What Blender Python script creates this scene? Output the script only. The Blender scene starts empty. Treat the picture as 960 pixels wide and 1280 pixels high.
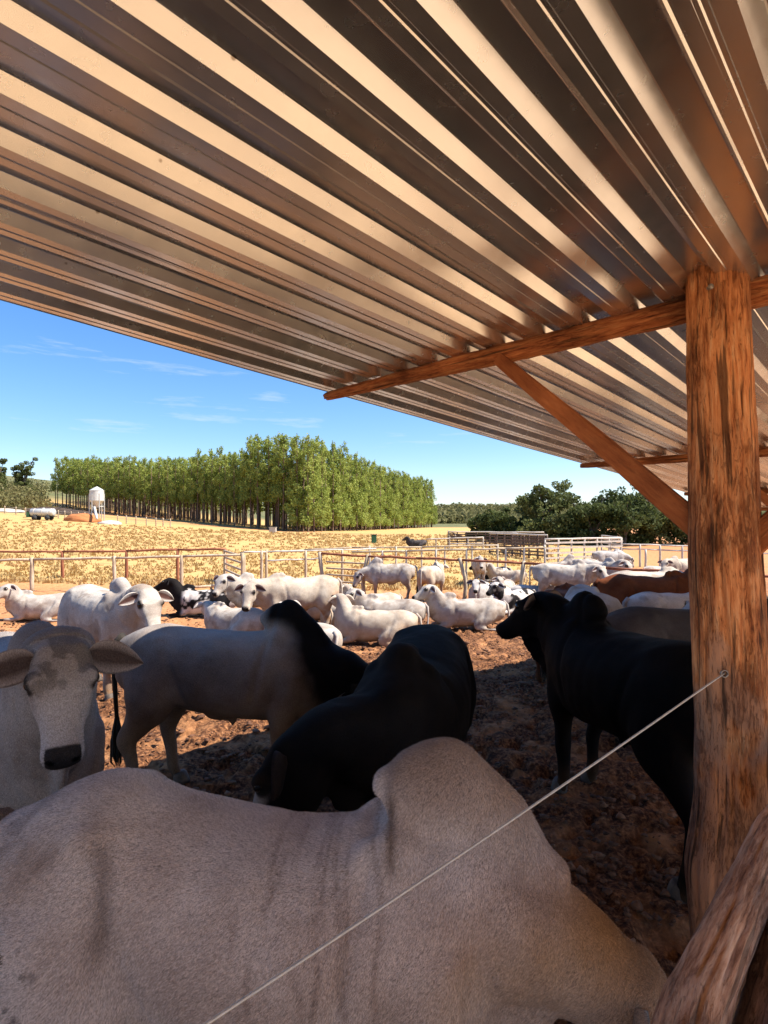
import bpy, bmesh, math, random
import numpy as np
from mathutils import Vector, Matrix
random.seed(7)
RNG = np.random.default_rng(11)
C = bpy.context.scene.collection
S = bpy.context.scene

# ------------------------------------------------------------------ camera, world, sun, exposure
F, CU, HV, H = 690.0, 480.0, 653.0, 2.2          # focal length (photo px), centre column, horizon row, eye height
cam_d = bpy.data.cameras.new('camera'); cam = bpy.data.objects.new('camera', cam_d); C.objects.link(cam)
cam.location = (0, 0, H); cam.rotation_euler = (math.pi/2, 0, 0)
cam_d.sensor_fit = 'VERTICAL'; cam_d.sensor_height = 36.0; cam_d.lens = F/1280*36; cam_d.shift_y = (HV-640)/1280
cam_d.clip_start = 0.05; cam_d.clip_end = 8000
S.camera = cam
PV = Vector((-.711, .703, 0)).normalized()       # along the purlins, towards the open side
CV = Vector((.703, .711, 0)).normalized()        # along the corrugation, away
KC = -.5
dsun = .556*PV + KC*CV                           # shadow displacement per metre of height
ray = Vector((dsun.x, dsun.y, -1)).normalized()
to_sun = -ray
elev = math.asin(to_sun.z)
sun_d = bpy.data.lights.new('sun', 'SUN'); sun = bpy.data.objects.new('sun', sun_d); C.objects.link(sun)
sun_d.energy = 5.0; sun_d.angle = math.radians(.5); sun_d.color = (1, .93, .82)
sun.rotation_euler = ray.to_track_quat('-Z', 'Y').to_euler()
W = bpy.data.worlds.new('World'); S.world = W; W.use_nodes = True
wn = W.node_tree.nodes; wl = W.node_tree.links
bg = wn['Background']; bg.inputs['Strength'].default_value = .07
sky = wn.new('ShaderNodeTexSky'); sky.sky_type = 'NISHITA'; sky.sun_disc = False
sky.sun_elevation = elev; sky.sun_rotation = math.atan2(to_sun.x, to_sun.y)
sky.air_density = 1.0; sky.dust_density = .35; sky.ozone_density = 2.2
geo = wn.new('ShaderNodeTexCoord')
mp = wn.new('ShaderNodeMapping'); mp.inputs['Scale'].default_value = (1.6, 1.6, 14)
mp.inputs['Rotation'].default_value = (0, .12, 0)
cn = wn.new('ShaderNodeTexNoise'); cn.inputs['Scale'].default_value = 2.3; cn.inputs['Detail'].default_value = 7; cn.inputs['Roughness'].default_value = .62
cr = wn.new('ShaderNodeValToRGB'); cr.color_ramp.elements[0].position = .60; cr.color_ramp.elements[1].position = .84
cr.color_ramp.elements[0].color = (0, 0, 0, 1); cr.color_ramp.elements[1].color = (.75, .75, .75, 1)
mx = wn.new('ShaderNodeMixRGB'); mx.inputs[2].default_value = (5.5, 6.0, 6.6, 1)
wl.new(geo.outputs['Generated'], mp.inputs[0]); wl.new(mp.outputs[0], cn.inputs['Vector']); wl.new(cn.outputs[0], cr.inputs[0])
wl.new(cr.outputs[0], mx.inputs[0]); sg = wn.new('ShaderNodeGamma'); sg.inputs[1].default_value = .86; hs = wn.new('ShaderNodeHueSaturation'); hs.inputs['Saturation'].default_value = 1.38; hs.inputs['Value'].default_value = 1.55
wl.new(sky.outputs[0], sg.inputs[0]); wl.new(sg.outputs[0], hs.inputs['Color']); st_ = wn.new('ShaderNodeMixRGB'); st_.blend_type = 'MULTIPLY'; st_.inputs[0].default_value = 1; st_.inputs[2].default_value = (.92, .94, 1.08, 1); wl.new(hs.outputs[0], st_.inputs[1]); wl.new(st_.outputs[0], mx.inputs[1]); wl.new(mx.outputs[0], bg.inputs['Color'])
S.view_settings.view_transform = 'Standard'; S.view_settings.look = 'None'
S.view_settings.exposure = 1.28; S.view_settings.gamma = 1
S.render.resolution_x = 768; S.render.resolution_y = 1024

# ------------------------------------------------------------------ noise and terrain
def _hash(ix, iy, iz, seed):
    h = (ix.astype(np.int64)*374761393 + iy.astype(np.int64)*668265263 + iz.astype(np.int64)*2147483647 + seed*974634777) & 0xffffffff
    h = ((h ^ (h >> 13))*1274126177) & 0xffffffff
    h = (h ^ (h >> 16)) & 0xffffffff
    return h/4294967295.0
def vnoise(x, y, z=0., seed=0):
    x = np.asarray(x, float); y = np.asarray(y, float); z = np.zeros_like(x)+z
    ix, iy, iz = np.floor(x), np.floor(y), np.floor(z)
    fx, fy, fz = x-ix, y-iy, z-iz
    fx, fy, fz = fx*fx*(3-2*fx), fy*fy*(3-2*fy), fz*fz*(3-2*fz)
    r = 0
    for a in (0, 1):
        for b in (0, 1):
            for c in (0, 1):
                r = r + (fx if a else 1-fx)*(fy if b else 1-fy)*(fz if c else 1-fz)*_hash(ix+a, iy+b, iz+c, seed)
    return r
def fbm(x, y, z=0., seed=0, octv=4, rough=.5):
    r, a, t = 0, 1., 0
    for k in range(octv):
        r = r + a*vnoise(np.asarray(x)*2**k, np.asarray(y)*2**k, np.asarray(z)*2**k, seed+k); t += a; a *= rough
    return r/t
def sm(a, b, x):
    t = np.clip((np.asarray(x, float)-a)/(b-a), 0, 1); return t*t*(3-2*t)
def terr(X, Y):
    X = np.asarray(X, float); Y = np.asarray(Y, float)
    r = np.interp(Y, [-3000, 7, 9.5, 13, 16, 21, 26, 32, 42, 62, 110, 400, 700, 3500], [0, 0, -.2, -.5, -.6, -.74, -.74, -.62, -.3, -.05, .1, 1.0, 3, 5])
    r = r + .028*np.clip(-X-4, 0, 16)*sm(10, 20, Y)
    r = r + .068*np.clip(-X-20, 0, 400)*sm(45, 120, Y)*(1+.9*sm(150, 260, Y))
    hill = 17*np.exp(-((X-90)/300)**2)*np.exp(-((Y-900)/170)**2)
    hill = hill + 10*np.exp(-((X-330)/220)**2)*np.exp(-((Y-800)/150)**2)
    return r+hill
def T(X, Y): return float(terr(X, Y))
def px(u, Y): return (u-CU)/F*Y
def pz(v, Y): return H-(v-HV)/F*Y

# ------------------------------------------------------------------ helpers: objects, materials
def tag(o, label=None, cat=None, group=None, kind=None):
    if label: o['label'] = label
    if cat: o['category'] = cat
    if group: o['group'] = group
    if kind: o['kind'] = kind
    return o
def empty(name, loc=(0, 0, 0), rz=0):
    o = bpy.data.objects.new(name, None); C.objects.link(o); o.location = loc; o.rotation_euler = (0, 0, rz)
    o.empty_display_size = .1; return o
def link(name, me, parent=None, mat=None, loc=None, rot=None, scale=None):
    o = bpy.data.objects.new(name, me); C.objects.link(o)
    if mat and not me.materials: me.materials.append(mat)
    if parent: o.parent = parent
    if loc is not None: o.location = loc
    if rot is not None: o.rotation_euler = rot
    if scale is not None: o.scale = scale
    return o
def mesh_np(name, verts, faces, smooth=True, cols=None):
    me = bpy.data.meshes.new(name)
    verts = np.asarray(verts, np.float32)
    if isinstance(faces, np.ndarray):
        n, k = faces.shape
        me.vertices.add(len(verts)); me.vertices.foreach_set('co', verts.ravel())
        me.loops.add(n*k); me.loops.foreach_set('vertex_index', faces.ravel().astype(np.int32))
        me.polygons.add(n); me.polygons.foreach_set('loop_start', np.arange(0, n*k, k, dtype=np.int32))
        me.update(calc_edges=True)
    else:
        me.from_pydata([tuple(v) for v in verts], [], faces); me.update()
    if smooth: me.polygons.foreach_set('use_smooth', [True]*len(me.polygons))
    if cols is not None:
        a = me.color_attributes.new('Col', 'FLOAT_COLOR', 'POINT')
        cols = np.asarray(cols); c = np.ones((len(verts), 4), np.float32); c[:, :cols.shape[1]] = cols; a.data.foreach_set('color', c.ravel())
    return me
class MB:
    def __init__(s): s.v = []; s.f = []
    def add(s, v, f):
        o = len(s.v); s.v += [tuple(p) for p in v]; s.f += [tuple(i+o for i in q) for q in f]
    def tube(s, pts, rads, n=8, cap=True, seed=None):
        v, f = tube_geo(pts, rads, n, cap); s.add(v, f)
    def box(s, c, size, M=None):
        x, y, z = [k/2 for k in size]; P = [Vector((a*x, b*y, d*z)) for a in (-1, 1) for b in (-1, 1) for d in (-1, 1)]
        if M is not None: P = [M @ p for p in P]
        P = [p+Vector(c) for p in P]
        s.add(P, [(0, 1, 3, 2), (4, 6, 7, 5), (0, 4, 5, 1), (2, 3, 7, 6), (0, 2, 6, 4), (1, 5, 7, 3)])
    def me(s, name, smooth=True): return mesh_np(name, s.v, s.f, smooth)
def tube_geo(pts, rads, n=8, cap=True):
    pts = [Vector(p) for p in pts]; V = []; Fc = []
    ref = None
    for i, p in enumerate(pts):
        t = (pts[min(i+1, len(pts)-1)]-pts[max(i-1, 0)]).normalized()
        if ref is None:
            ref = Vector((0, 0, 1)) if abs(t.z) < .8 else Vector((1, 0, 0))
        a = (ref - t*ref.dot(t)).normalized(); ref = a; b = t.cross(a)
        r = rads[i] if hasattr(rads, '__len__') else rads
        for k in range(n):
            w = 2*math.pi*k/n; V.append(p + a*(math.cos(w)*r) + b*(math.sin(w)*r))
    for i in range(len(pts)-1):
        for k in range(n):
            Fc.append((i*n+k, i*n+(k+1) % n, (i+1)*n+(k+1) % n, (i+1)*n+k))
    if cap:
        Fc.append(tuple(range(n-1, -1, -1))); Fc.append(tuple((len(pts)-1)*n+k for k in range(n)))
    return V, Fc
def NT(name, rough=.8, metal=0., spec=.3):
    m = bpy.data.materials.new(name); m.use_nodes = True
    n = m.node_tree.nodes; b = n['Principled BSDF']
    b.inputs['Roughness'].default_value = rough; b.inputs['Metallic'].default_value = metal
    b.inputs['Specular IOR Level'].default_value = spec
    return m, n, m.node_tree.links, b
def noise_mat(name, cols, scale=4, rough=.85, detail=6, bump=.2, bscale=None, stretch=(1, 1, 1), metal=0., coord='Object', spec=.3, pos=None, bdist=.02):
    m, n, l, b = NT(name, rough, metal, spec)
    tc = n.new('ShaderNodeTexCoord'); mp = n.new('ShaderNodeMapping'); mp.inputs['Scale'].default_value = stretch
    src = tc.outputs[coord] if coord != 'World' else n.new('ShaderNodeNewGeometry').outputs['Position']
    l.new(src, mp.inputs[0])
    t = n.new('ShaderNodeTexNoise'); t.inputs['Scale'].default_value = scale; t.inputs['Detail'].default_value = detail; t.inputs['Roughness'].default_value = .65
    l.new(mp.outputs[0], t.inputs['Vector'])
    r = n.new('ShaderNodeValToRGB'); e = r.color_ramp.elements
    while len(e) < len(cols): e.new(.5)
    for i, c in enumerate(cols):
        e[i].position = pos[i] if pos else .3+.4*i/max(1, len(cols)-1); e[i].color = (*c, 1)
    l.new(t.outputs[0], r.inputs[0]); l.new(r.outputs[0], b.inputs['Base Color'])
    if bump:
        t2 = n.new('ShaderNodeTexNoise'); t2.inputs['Scale'].default_value = bscale or scale*4; t2.inputs['Detail'].default_value = 5
        l.new(mp.outputs[0], t2.inputs['Vector'])
        bp = n.new('ShaderNodeBump'); bp.inputs['Strength'].default_value = bump; bp.inputs['Distance'].default_value = bdist
        l.new(t2.outputs[0], bp.inputs['Height']); l.new(bp.outputs[0], b.inputs['Normal'])
    return m

# ------------------------------------------------------------------ materials
def wood_mat(name, cols, ring=1.0, bump=.5, crack=.5, peel=None):
    m, n, l, b = NT(name, .8, 0, .25)
    tc = n.new('ShaderNodeTexCoord'); mp = n.new('ShaderNodeMapping'); mp.inputs['Scale'].default_value = (13, 13, 2.6)
    l.new(tc.outputs['UV'], mp.inputs[0])
    d = n.new('ShaderNodeTexNoise'); d.inputs['Scale'].default_value = 1.6; d.inputs['Detail'].default_value = 3
    l.new(tc.outputs['UV'], d.inputs['Vector'])
    va = n.new('ShaderNodeMixRGB'); va.blend_type = 'ADD'; va.inputs[0].default_value = 1.0
    l.new(mp.outputs[0], va.inputs[1]); l.new(d.outputs['Color'], va.inputs[2])
    t = n.new('ShaderNodeTexNoise'); t.inputs['Scale'].default_value = 2.2; t.inputs['Detail'].default_value = 10; t.inputs['Roughness'].default_value = .7
    l.new(va.outputs[0], t.inputs['Vector'])
    r = n.new('ShaderNodeValToRGB'); e = r.color_ramp.elements
    while len(e) < len(cols): e.new(.5)
    for i, c in enumerate(cols): e[i].position = .32+.34*i/(len(cols)-1); e[i].color = (*c, 1)
    l.new(t.outputs[0], r.inputs[0])
    big = n.new('ShaderNodeTexNoise'); big.inputs['Scale'].default_value = 2.4; big.inputs['Detail'].default_value = 4
    l.new(tc.outputs['UV'], big.inputs['Vector'])
    br = n.new('ShaderNodeValToRGB'); br.color_ramp.elements[0].position = .38; br.color_ramp.elements[1].position = .62
    br.color_ramp.elements[0].color = (.55, .5, .5, 1); br.color_ramp.elements[1].color = (1.15, 1.1, 1.05, 1)
    l.new(big.outputs[0], br.inputs[0])
    if peel:      # smooth pale patches where the bark has been rubbed off, mostly low on the log
        pn = n.new('ShaderNodeTexNoise'); pn.inputs['Scale'].default_value = 3.1; pn.inputs['Detail'].default_value = 7; l.new(tc.outputs['UV'], pn.inputs['Vector'])
        sx_ = n.new('ShaderNodeSeparateXYZ'); l.new(tc.outputs['UV'], sx_.inputs[0])
        hr = n.new('ShaderNodeMapRange'); hr.inputs[1].default_value = peel[0]; hr.inputs[2].default_value = peel[1]; hr.inputs[3].default_value = -.25; hr.inputs[4].default_value = .16; l.new(sx_.outputs[2], hr.inputs[0])
        pa = n.new('ShaderNodeMath'); l.new(pn.outputs[0], pa.inputs[0]); l.new(hr.outputs[0], pa.inputs[1])
        pr_ = n.new('ShaderNodeValToRGB'); pr_.color_ramp.elements[0].position = .50; pr_.color_ramp.elements[1].position = .58; l.new(pa.outputs[0], pr_.inputs[0])
        pm_ = n.new('ShaderNodeMixRGB'); pm_.inputs[2].default_value = (.52, .27, .15, 1); l.new(pr_.outputs[0], pm_.inputs[0]); l.new(r.outputs[0], pm_.inputs[1]); r = pm_
    mu = n.new('ShaderNodeMixRGB'); mu.blend_type = 'MULTIPLY'; mu.inputs[0].default_value = .8
    l.new(r.outputs[0], mu.inputs[1]); l.new(br.outputs[0], mu.inputs[2])
    # cracks: thin dark lines along the grain
    mp2 = n.new('ShaderNodeMapping'); mp2.inputs['Scale'].default_value = (20, 20, 2.4); l.new(tc.outputs['UV'], mp2.inputs[0])
    vb = n.new('ShaderNodeMixRGB'); vb.blend_type = 'ADD'; vb.inputs[0].default_value = 1.6
    l.new(mp2.outputs[0], vb.inputs[1]); l.new(d.outputs['Color'], vb.inputs[2])
    t3 = n.new('ShaderNodeTexNoise'); t3.inputs['Scale'].default_value = 1.0; t3.inputs['Detail'].default_value = 4
    l.new(vb.outputs[0], t3.inputs['Vector'])
    c3 = n.new('ShaderNodeValToRGB'); c3.color_ramp.elements[0].position = .34; c3.color_ramp.elements[1].position = .42
    l.new(t3.outputs[0], c3.inputs[0])
    mu2 = n.new('ShaderNodeMixRGB'); mu2.blend_type = 'MULTIPLY'; mu2.inputs[0].default_value = crack
    l.new(mu.outputs[0], mu2.inputs[1]); l.new(c3.outputs[0], mu2.inputs[2])
    mp4 = n.new('ShaderNodeMapping'); mp4.inputs['Scale'].default_value = (38, 38, 13); l.new(tc.outputs['UV'], mp4.inputs[0])
    t4 = n.new('ShaderNodeTexNoise'); t4.inputs['Scale'].default_value = 1.5; t4.inputs['Detail'].default_value = 6; t4.inputs['Roughness'].default_value = .75; t4.inputs['Distortion'].default_value = .8; l.new(mp4.outputs[0], t4.inputs['Vector'])
    bm2 = n.new('ShaderNodeMath'); bm2.operation = 'MULTIPLY_ADD'; bm2.inputs[1].default_value = .5; l.new(big.outputs[0], bm2.inputs[0]); l.new(t4.outputs[0], bm2.inputs[2])
    c4 = n.new('ShaderNodeValToRGB'); c4.color_ramp.elements[0].position = .64; c4.color_ramp.elements[1].position = .74; c4.color_ramp.elements[0].color = (.48, .38, .34, 1); l.new(bm2.outputs[0], c4.inputs[0])
    mu5 = n.new('ShaderNodeMixRGB'); mu5.blend_type = 'MULTIPLY'; mu5.inputs[0].default_value = crack; l.new(mu2.outputs[0], mu5.inputs[1]); l.new(c4.outputs[0], mu5.inputs[2]); mu2 = mu5
    l.new(mu2.outputs[0], b.inputs['Base Color'])
    ad = n.new('ShaderNodeMixRGB'); ad.blend_type = 'MULTIPLY'; ad.inputs[0].default_value = .8
    l.new(t.outputs[0], ad.inputs[1]); l.new(c3.outputs[0], ad.inputs[2])
    bp = n.new('ShaderNodeBump'); bp.inputs['Strength'].default_value = bump; bp.inputs['Distance'].default_value = .012
    bp0 = n.new('ShaderNodeBump'); bp0.inputs['Strength'].default_value = bump; bp0.inputs['Distance'].default_value = .006; l.new(c4.outputs[0], bp0.inputs['Height']); l.new(bp0.outputs[0], bp.inputs['Normal'])
    l.new(ad.outputs[0], bp.inputs['Height']); l.new(bp.outputs[0], b.inputs['Normal'])
    return m
M = {}
M['post'] = wood_mat('post_wood', [(.19, .055, .02), (.52, .19, .065), (.66, .29, .115), (.72, .40, .20)], bump=.8, crack=.75, peel=(4.2, 5.4))
M['purlin'] = wood_mat('purlin_wood', [(.13, .035, .014), (.40, .13, .045), (.54, .21, .075), (.56, .28, .12)], bump=.7, crack=.7)
M['plank'] = wood_mat('plank_wood', [(.32, .10, .034), (.40, .135, .045), (.46, .17, .06)], bump=.25, crack=.3)
M['rail'] = wood_mat('rail_wood', [(.20, .09, .05), (.40, .21, .125), (.54, .33, .22), (.6, .42, .31)], bump=.6, crack=.6)
M['rail_dark'] = wood_mat('bark_wood', [(.06, .035, .03), (.20, .12, .095), (.32, .2, .16)], bump=1, crack=.8)
M['pale_wood'] = noise_mat('pale_weathered_wood', [(.26, .185, .12), (.40, .31, .21), (.52, .43, .33)], 9, stretch=(1, 1, .3))
M['grey_wood'] = noise_mat('grey_weathered_wood', [(.3, .25, .2), (.46, .41, .35), (.56, .52, .46)], 9, stretch=(1, 1, .3))
M['red_wood'] = noise_mat('red_wood', [(.14, .04, .02), (.24, .08, .04), (.32, .13, .07)], 9, stretch=(1, 1, .3))
M['dark_wood'] = noise_mat('dark_wood', [(.04, .028, .02), (.1, .065, .05), (.17, .12, .09)], 9, stretch=(1, 1, .3))
M['white_wood'] = noise_mat('whitewashed_wood', [(.34, .29, .24), (.48, .42, .36), (.58, .53, .47)], 9)
M['wire'] = noise_mat('steel_wire', [(.45, .42, .38), (.6, .57, .52)], 60, rough=.45, metal=.5, bump=.1)
M['nail'] = noise_mat('nail_steel', [(.2, .18, .16), (.4, .36, .32)], 60, rough=.5, metal=.8, bump=.1)
M['white_metal'] = noise_mat('pale_galvanised', [(.45, .45, .43), (.6, .6, .57)], 3, rough=.5, metal=.3, bump=.05)
M['soil_pile'] = noise_mat('orange_soil', [(.34, .12, .04), (.44, .17, .06)], 2, bump=.6)
M['rubble'] = noise_mat('grey_rubble', [(.3, .27, .24), (.55, .5, .45)], 2, bump=.6)
M['dark'] = noise_mat('dark_rubber', [(.02, .02, .02), (.05, .05, .05)], 6)
M['greenplastic'] = noise_mat('green_plastic', [(.04, .12, .06), (.07, .18, .09)], 3)
M['brush'] = noise_mat('dry_brush', [(.03, .02, .015), (.09, .06, .04)], 2)

def metal_mat():
    m, n, l, b = NT('galvanised_sheet', .3, .92, .5)
    g = n.new('ShaderNodeTexCoord')
    t = n.new('ShaderNodeTexNoise'); t.inputs['Scale'].default_value = 1.3; t.inputs['Detail'].default_value = 8
    l.new(g.outputs['Object'], t.inputs['Vector'])
    r = n.new('ShaderNodeValToRGB'); r.color_ramp.elements[0].position = .3; r.color_ramp.elements[1].position = .7
    r.color_ramp.elements[0].color = (.66, .66, .655, 1); r.color_ramp.elements[1].color = (.82, .815, .79, 1)
    l.new(t.outputs[0], r.inputs[0])
    # small stains
    v = n.new('ShaderNodeTexVoronoi'); v.inputs['Scale'].default_value = 5.5
    l.new(g.outputs['Object'], v.inputs['Vector'])
    vr = n.new('ShaderNodeValToRGB'); vr.color_ramp.elements[0].position = .028; vr.color_ramp.elements[1].position = .05
    vr.color_ramp.elements[0].color = (.3, .22, .16, 1); vr.color_ramp.elements[1].color = (1, 1, 1, 1)
    l.new(v.outputs['Distance'], vr.inputs[0])
    mu = n.new('ShaderNodeMixRGB'); mu.blend_type = 'MULTIPLY'; mu.inputs[0].default_value = .75
    l.new(r.outputs[0], mu.inputs[1]); l.new(vr.outputs[0], mu.inputs[2]); l.new(mu.outputs[0], b.inputs['Base Color'])
    t2 = n.new('ShaderNodeTexNoise'); t2.inputs['Scale'].default_value = 14; t2.inputs['Detail'].default_value = 6
    l.new(g.outputs['Object'], t2.inputs['Vector'])
    rr = n.new('ShaderNodeMapRange'); rr.inputs[3].default_value = .17; rr.inputs[4].default_value = .33
    l.new(t2.outputs[0], rr.inputs[0]); l.new(rr.outputs[0], b.inputs['Roughness'])
    bp = n.new('ShaderNodeBump'); bp.inputs['Strength'].default_value = .08; bp.inputs['Distance'].default_value = .01
    l.new(t.outputs[0], bp.inputs['Height']); l.new(bp.outputs[0], b.inputs['Normal'])
    return m
M['sheet'] = metal_mat()

def coat_mat():
    """one hide material: colour from the coat colour layer, fine hair grain on top"""
    m, n, l, b = NT('hide', .75, 0, .05)
    a = n.new('ShaderNodeVertexColor'); a.layer_name = 'Col'
    tc = n.new('ShaderNodeTexCoord')
    mp = n.new('ShaderNodeMapping'); mp.inputs['Scale'].default_value = (1, 1, .45); l.new(tc.outputs['Object'], mp.inputs[0])
    t = n.new('ShaderNodeTexNoise'); t.inputs['Scale'].default_value = 260; t.inputs['Detail'].default_value = 3; t.inputs['Roughness'].default_value = .7
    l.new(mp.outputs[0], t.inputs['Vector'])
    r = n.new('ShaderNodeValToRGB'); r.color_ramp.elements[0].position = .36; r.color_ramp.elements[1].position = .64
    r.color_ramp.elements[0].color = (.60, .58, .57, 1); r.color_ramp.elements[1].color = (1.16, 1.15, 1.14, 1)
    l.new(t.outputs[0], r.inputs[0])
    t2 = n.new('ShaderNodeTexNoise'); t2.inputs['Scale'].default_value = 4.5; t2.inputs['Detail'].default_value = 6
    l.new(tc.outputs['Object'], t2.inputs['Vector'])
    r2 = n.new('ShaderNodeValToRGB'); r2.color_ramp.elements[0].position = .34; r2.color_ramp.elements[1].position = .62
    r2.color_ramp.elements[0].color = (.78, .73, .70, 1); r2.color_ramp.elements[1].color = (1.06, 1.06, 1.06, 1)
    l.new(t2.outputs[0], r2.inputs[0])
    m1 = n.new('ShaderNodeMixRGB'); m1.blend_type = 'MULTIPLY'; m1.inputs[0].default_value = 1
    m2 = n.new('ShaderNodeMixRGB'); m2.blend_type = 'MULTIPLY'; m2.inputs[0].default_value = 1
    l.new(a.outputs[0], m1.inputs[1]); l.new(r.outputs[0], m1.inputs[2]); l.new(m1.outputs[0], m2.inputs[1]); l.new(r2.outputs[0], m2.inputs[2])
    l.new(m2.outputs[0], b.inputs['Base Color'])
    bp = n.new('ShaderNodeBump'); bp.inputs['Strength'].default_value = .35; bp.inputs['Distance'].default_value = .004
    l.new(t.outputs[0], bp.inputs['Height'])
    t4 = n.new('ShaderNodeTexNoise'); t4.inputs['Scale'].default_value = 11; t4.inputs['Detail'].default_value = 3; l.new(tc.outputs['Object'], t4.inputs['Vector'])
    bp2 = n.new('ShaderNodeBump'); bp2.inputs['Strength'].default_value = .25; bp2.inputs['Distance'].default_value = .02
    l.new(t4.outputs[0], bp2.inputs['Height']); l.new(bp2.outputs[0], bp.inputs['Normal']); l.new(bp.outputs[0], b.inputs['Normal'])
    
    return m
M['hide'] = coat_mat()
M['eye'] = noise_mat('eye_wet', [(.006, .005, .004), (.015, .012, .01)], 20, rough=.12, bump=0, spec=.6)
M['hoof'] = noise_mat('hoof_horn', [(.05, .04, .035), (.12, .09, .07)], 20, rough=.7)
M['tuft'] = noise_mat('tail_hair', [(.006, .006, .006), (.03, .025, .02)], 40, stretch=(6, 6, .5), rough=.8)
M['horn'] = noise_mat('horn', [(.1, .085, .07), (.2, .17, .14)], 20, rough=.6)

def ground_mat():
    m, n, l, b = NT('ground_soil', .95, 0, .15)
    g = n.new('ShaderNodeNewGeometry'); sep = n.new('ShaderNodeSeparateXYZ'); l.new(g.outputs['Position'], sep.inputs[0])
    def noise(scale, det=6, ro=.6):
        t = n.new('ShaderNodeTexNoise'); t.inputs['Scale'].default_value = scale; t.inputs['Detail'].default_value = det; t.inputs['Roughness'].default_value = ro
        l.new(g.outputs['Position'], t.inputs['Vector']); return t
    def ramp(src, cols, pos):
        r = n.new('ShaderNodeValToRGB'); e = r.color_ramp.elements
        while len(e) < len(cols): e.new(.5)
        for i, c in enumerate(cols): e[i].position = pos[i]; e[i].color = (*c, 1)
        l.new(src, r.inputs[0]); return r
    def mix(f, a, c, bt='MIX'):
        x = n.new('ShaderNodeMixRGB'); x.blend_type = bt
        if isinstance(f, (int, float)): x.inputs[0].default_value = f
        else: l.new(f, x.inputs[0])
        l.new(a, x.inputs[1]); l.new(c, x.inputs[2]); return x
    a = n.new('ShaderNodeVertexColor'); a.layer_name = 'Col'           # r: trampled dung mud, g: dry grass, b: road
    sc = n.new('ShaderNodeSeparateColor'); l.new(a.outputs[0], sc.inputs[0])
    n1 = noise(2.2, 9); n2 = noise(26, 8, .7); n3 = noise(.35, 6); n4 = noise(7, 8, .7)
    soil = ramp(n4.outputs[0], [(.28, .125, .052), (.43, .20, .085), (.54, .28, .135)], [.3, .5, .72])
    mud = ramp(n2.outputs[0], [(.018, .008, .005), (.075, .030, .014), (.26, .115, .05), (.50, .28, .14)], [.33, .47, .60, .76])
    mudf = n.new('ShaderNodeMath'); mudf.operation = 'MULTIPLY'
    mr = n.new('ShaderNodeMapRange'); mr.inputs[1].default_value = .36; mr.inputs[2].default_value = .56; l.new(n1.outputs[0], mr.inputs[0])
    ad = n.new('ShaderNodeMath'); ad.operation = 'ADD'; ad.inputs[1].default_value = .25; ad.use_clamp = True; l.new(mr.outputs[0], ad.inputs[0])
    l.new(sc.outputs[0], mudf.inputs[0]); l.new(ad.outputs[0], mudf.inputs[1])
    base = mix(mudf.outputs[0], soil.outputs[0], mud.outputs[0])
    gr = ramp(n4.outputs[0], [(.37, .24, .085), (.43, .28, .105), (.46, .30, .12), (.47, .285, .115)], [.3, .42, .58, .74])
    gf = n.new('ShaderNodeMath'); gf.operation = 'MULTIPLY'
    gmr = n.new('ShaderNodeMapRange'); gmr.inputs[1].default_value = .36; gmr.inputs[2].default_value = .5; l.new(n3.outputs[0], gmr.inputs[0])
    gad = n.new('ShaderNodeMath'); gad.operation = 'ADD'; gad.inputs[1].default_value = .4; gad.use_clamp = True; l.new(gmr.outputs[0], gad.inputs[0])
    l.new(sc.outputs[1], gf.inputs[0]); l.new(gad.outputs[0], gf.inputs[1])
    base = mix(gf.outputs[0], base.outputs[0], gr.outputs[0])
    hillc = ramp(n3.outputs[0], [(.05, .07, .025), (.12, .12, .05), (.2, .16, .08)], [.35, .5, .7])
    base = mix(sc.outputs[2], base.outputs[0], hillc.outputs[0])
    # paler ground colour added on the camera side, to bounce light under the roof
    bouncec = ramp(n4.outputs[0], [(.46, .29, .165), (.56, .375, .22), (.64, .44, .27)], [.3, .5, .7])
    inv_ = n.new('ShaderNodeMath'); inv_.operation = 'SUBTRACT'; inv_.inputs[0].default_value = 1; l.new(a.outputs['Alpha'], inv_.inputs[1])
    base = mix(inv_.outputs[0], base.outputs[0], bouncec.outputs[0])
    l.new(base.outputs[0], b.inputs['Base Color'])
    bp = n.new('ShaderNodeBump'); bp.inputs['Strength'].default_value = .9; bp.inputs['Distance'].default_value = .03
    l.new(n2.outputs[0], bp.inputs['Height']); l.new(bp.outputs[0], b.inputs['Normal'])
    return m
M['ground'] = ground_mat()

# ------------------------------------------------------------------ ground sheet
def axis(lo, hi, step, far, g):
    a = list(np.arange(lo, hi, step)); s = step; x = a[-1]
    while x < far: s *= g; x += s; a.append(x)
    s = step; x = a[0]; pre = []
    while x > -far: s *= g; x -= s; pre.append(x)
    return np.array(pre[::-1]+a)
GP0 = (-.379*1.22, 3.487*1.22)
xs = axis(-4.2, 4.2, .042, 3500, 1.055); ys = axis(3.2, 10, .042, 3500, 1.05)
GX, GY = np.meshgrid(xs, ys)
GZ = terr(GX, GY)
near = (1-sm(18, 40, np.abs(GY)))*(1-sm(14, 30, np.abs(GX)))
rg = 1-np.abs(2*fbm(GX*4.2, GY*4.2, 0, 3, 3)-1)
fine = fbm(GX*13, GY*13, 0, 51, 2)-.5
clod = .06*(fbm(GX*3.1, GY*3.1, 0, 21, 4)-.5)+.05*np.clip(fbm(GX*8, GY*8, 0, 5, 3)-.5, 0, 1)-.028*sm(.72, .95, rg)
clod = clod+.03*fine; hoofp = fbm(GX*5.5, GY*5.5, 0, 77, 2); clod = clod-.05*sm(.62, .78, hoofp)
GZ = GZ+near*clod*1.5 + .25*(fbm(GX*.08, GY*.08, 0, 9, 3)-.5)*sm(40, 90, GY)
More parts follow.
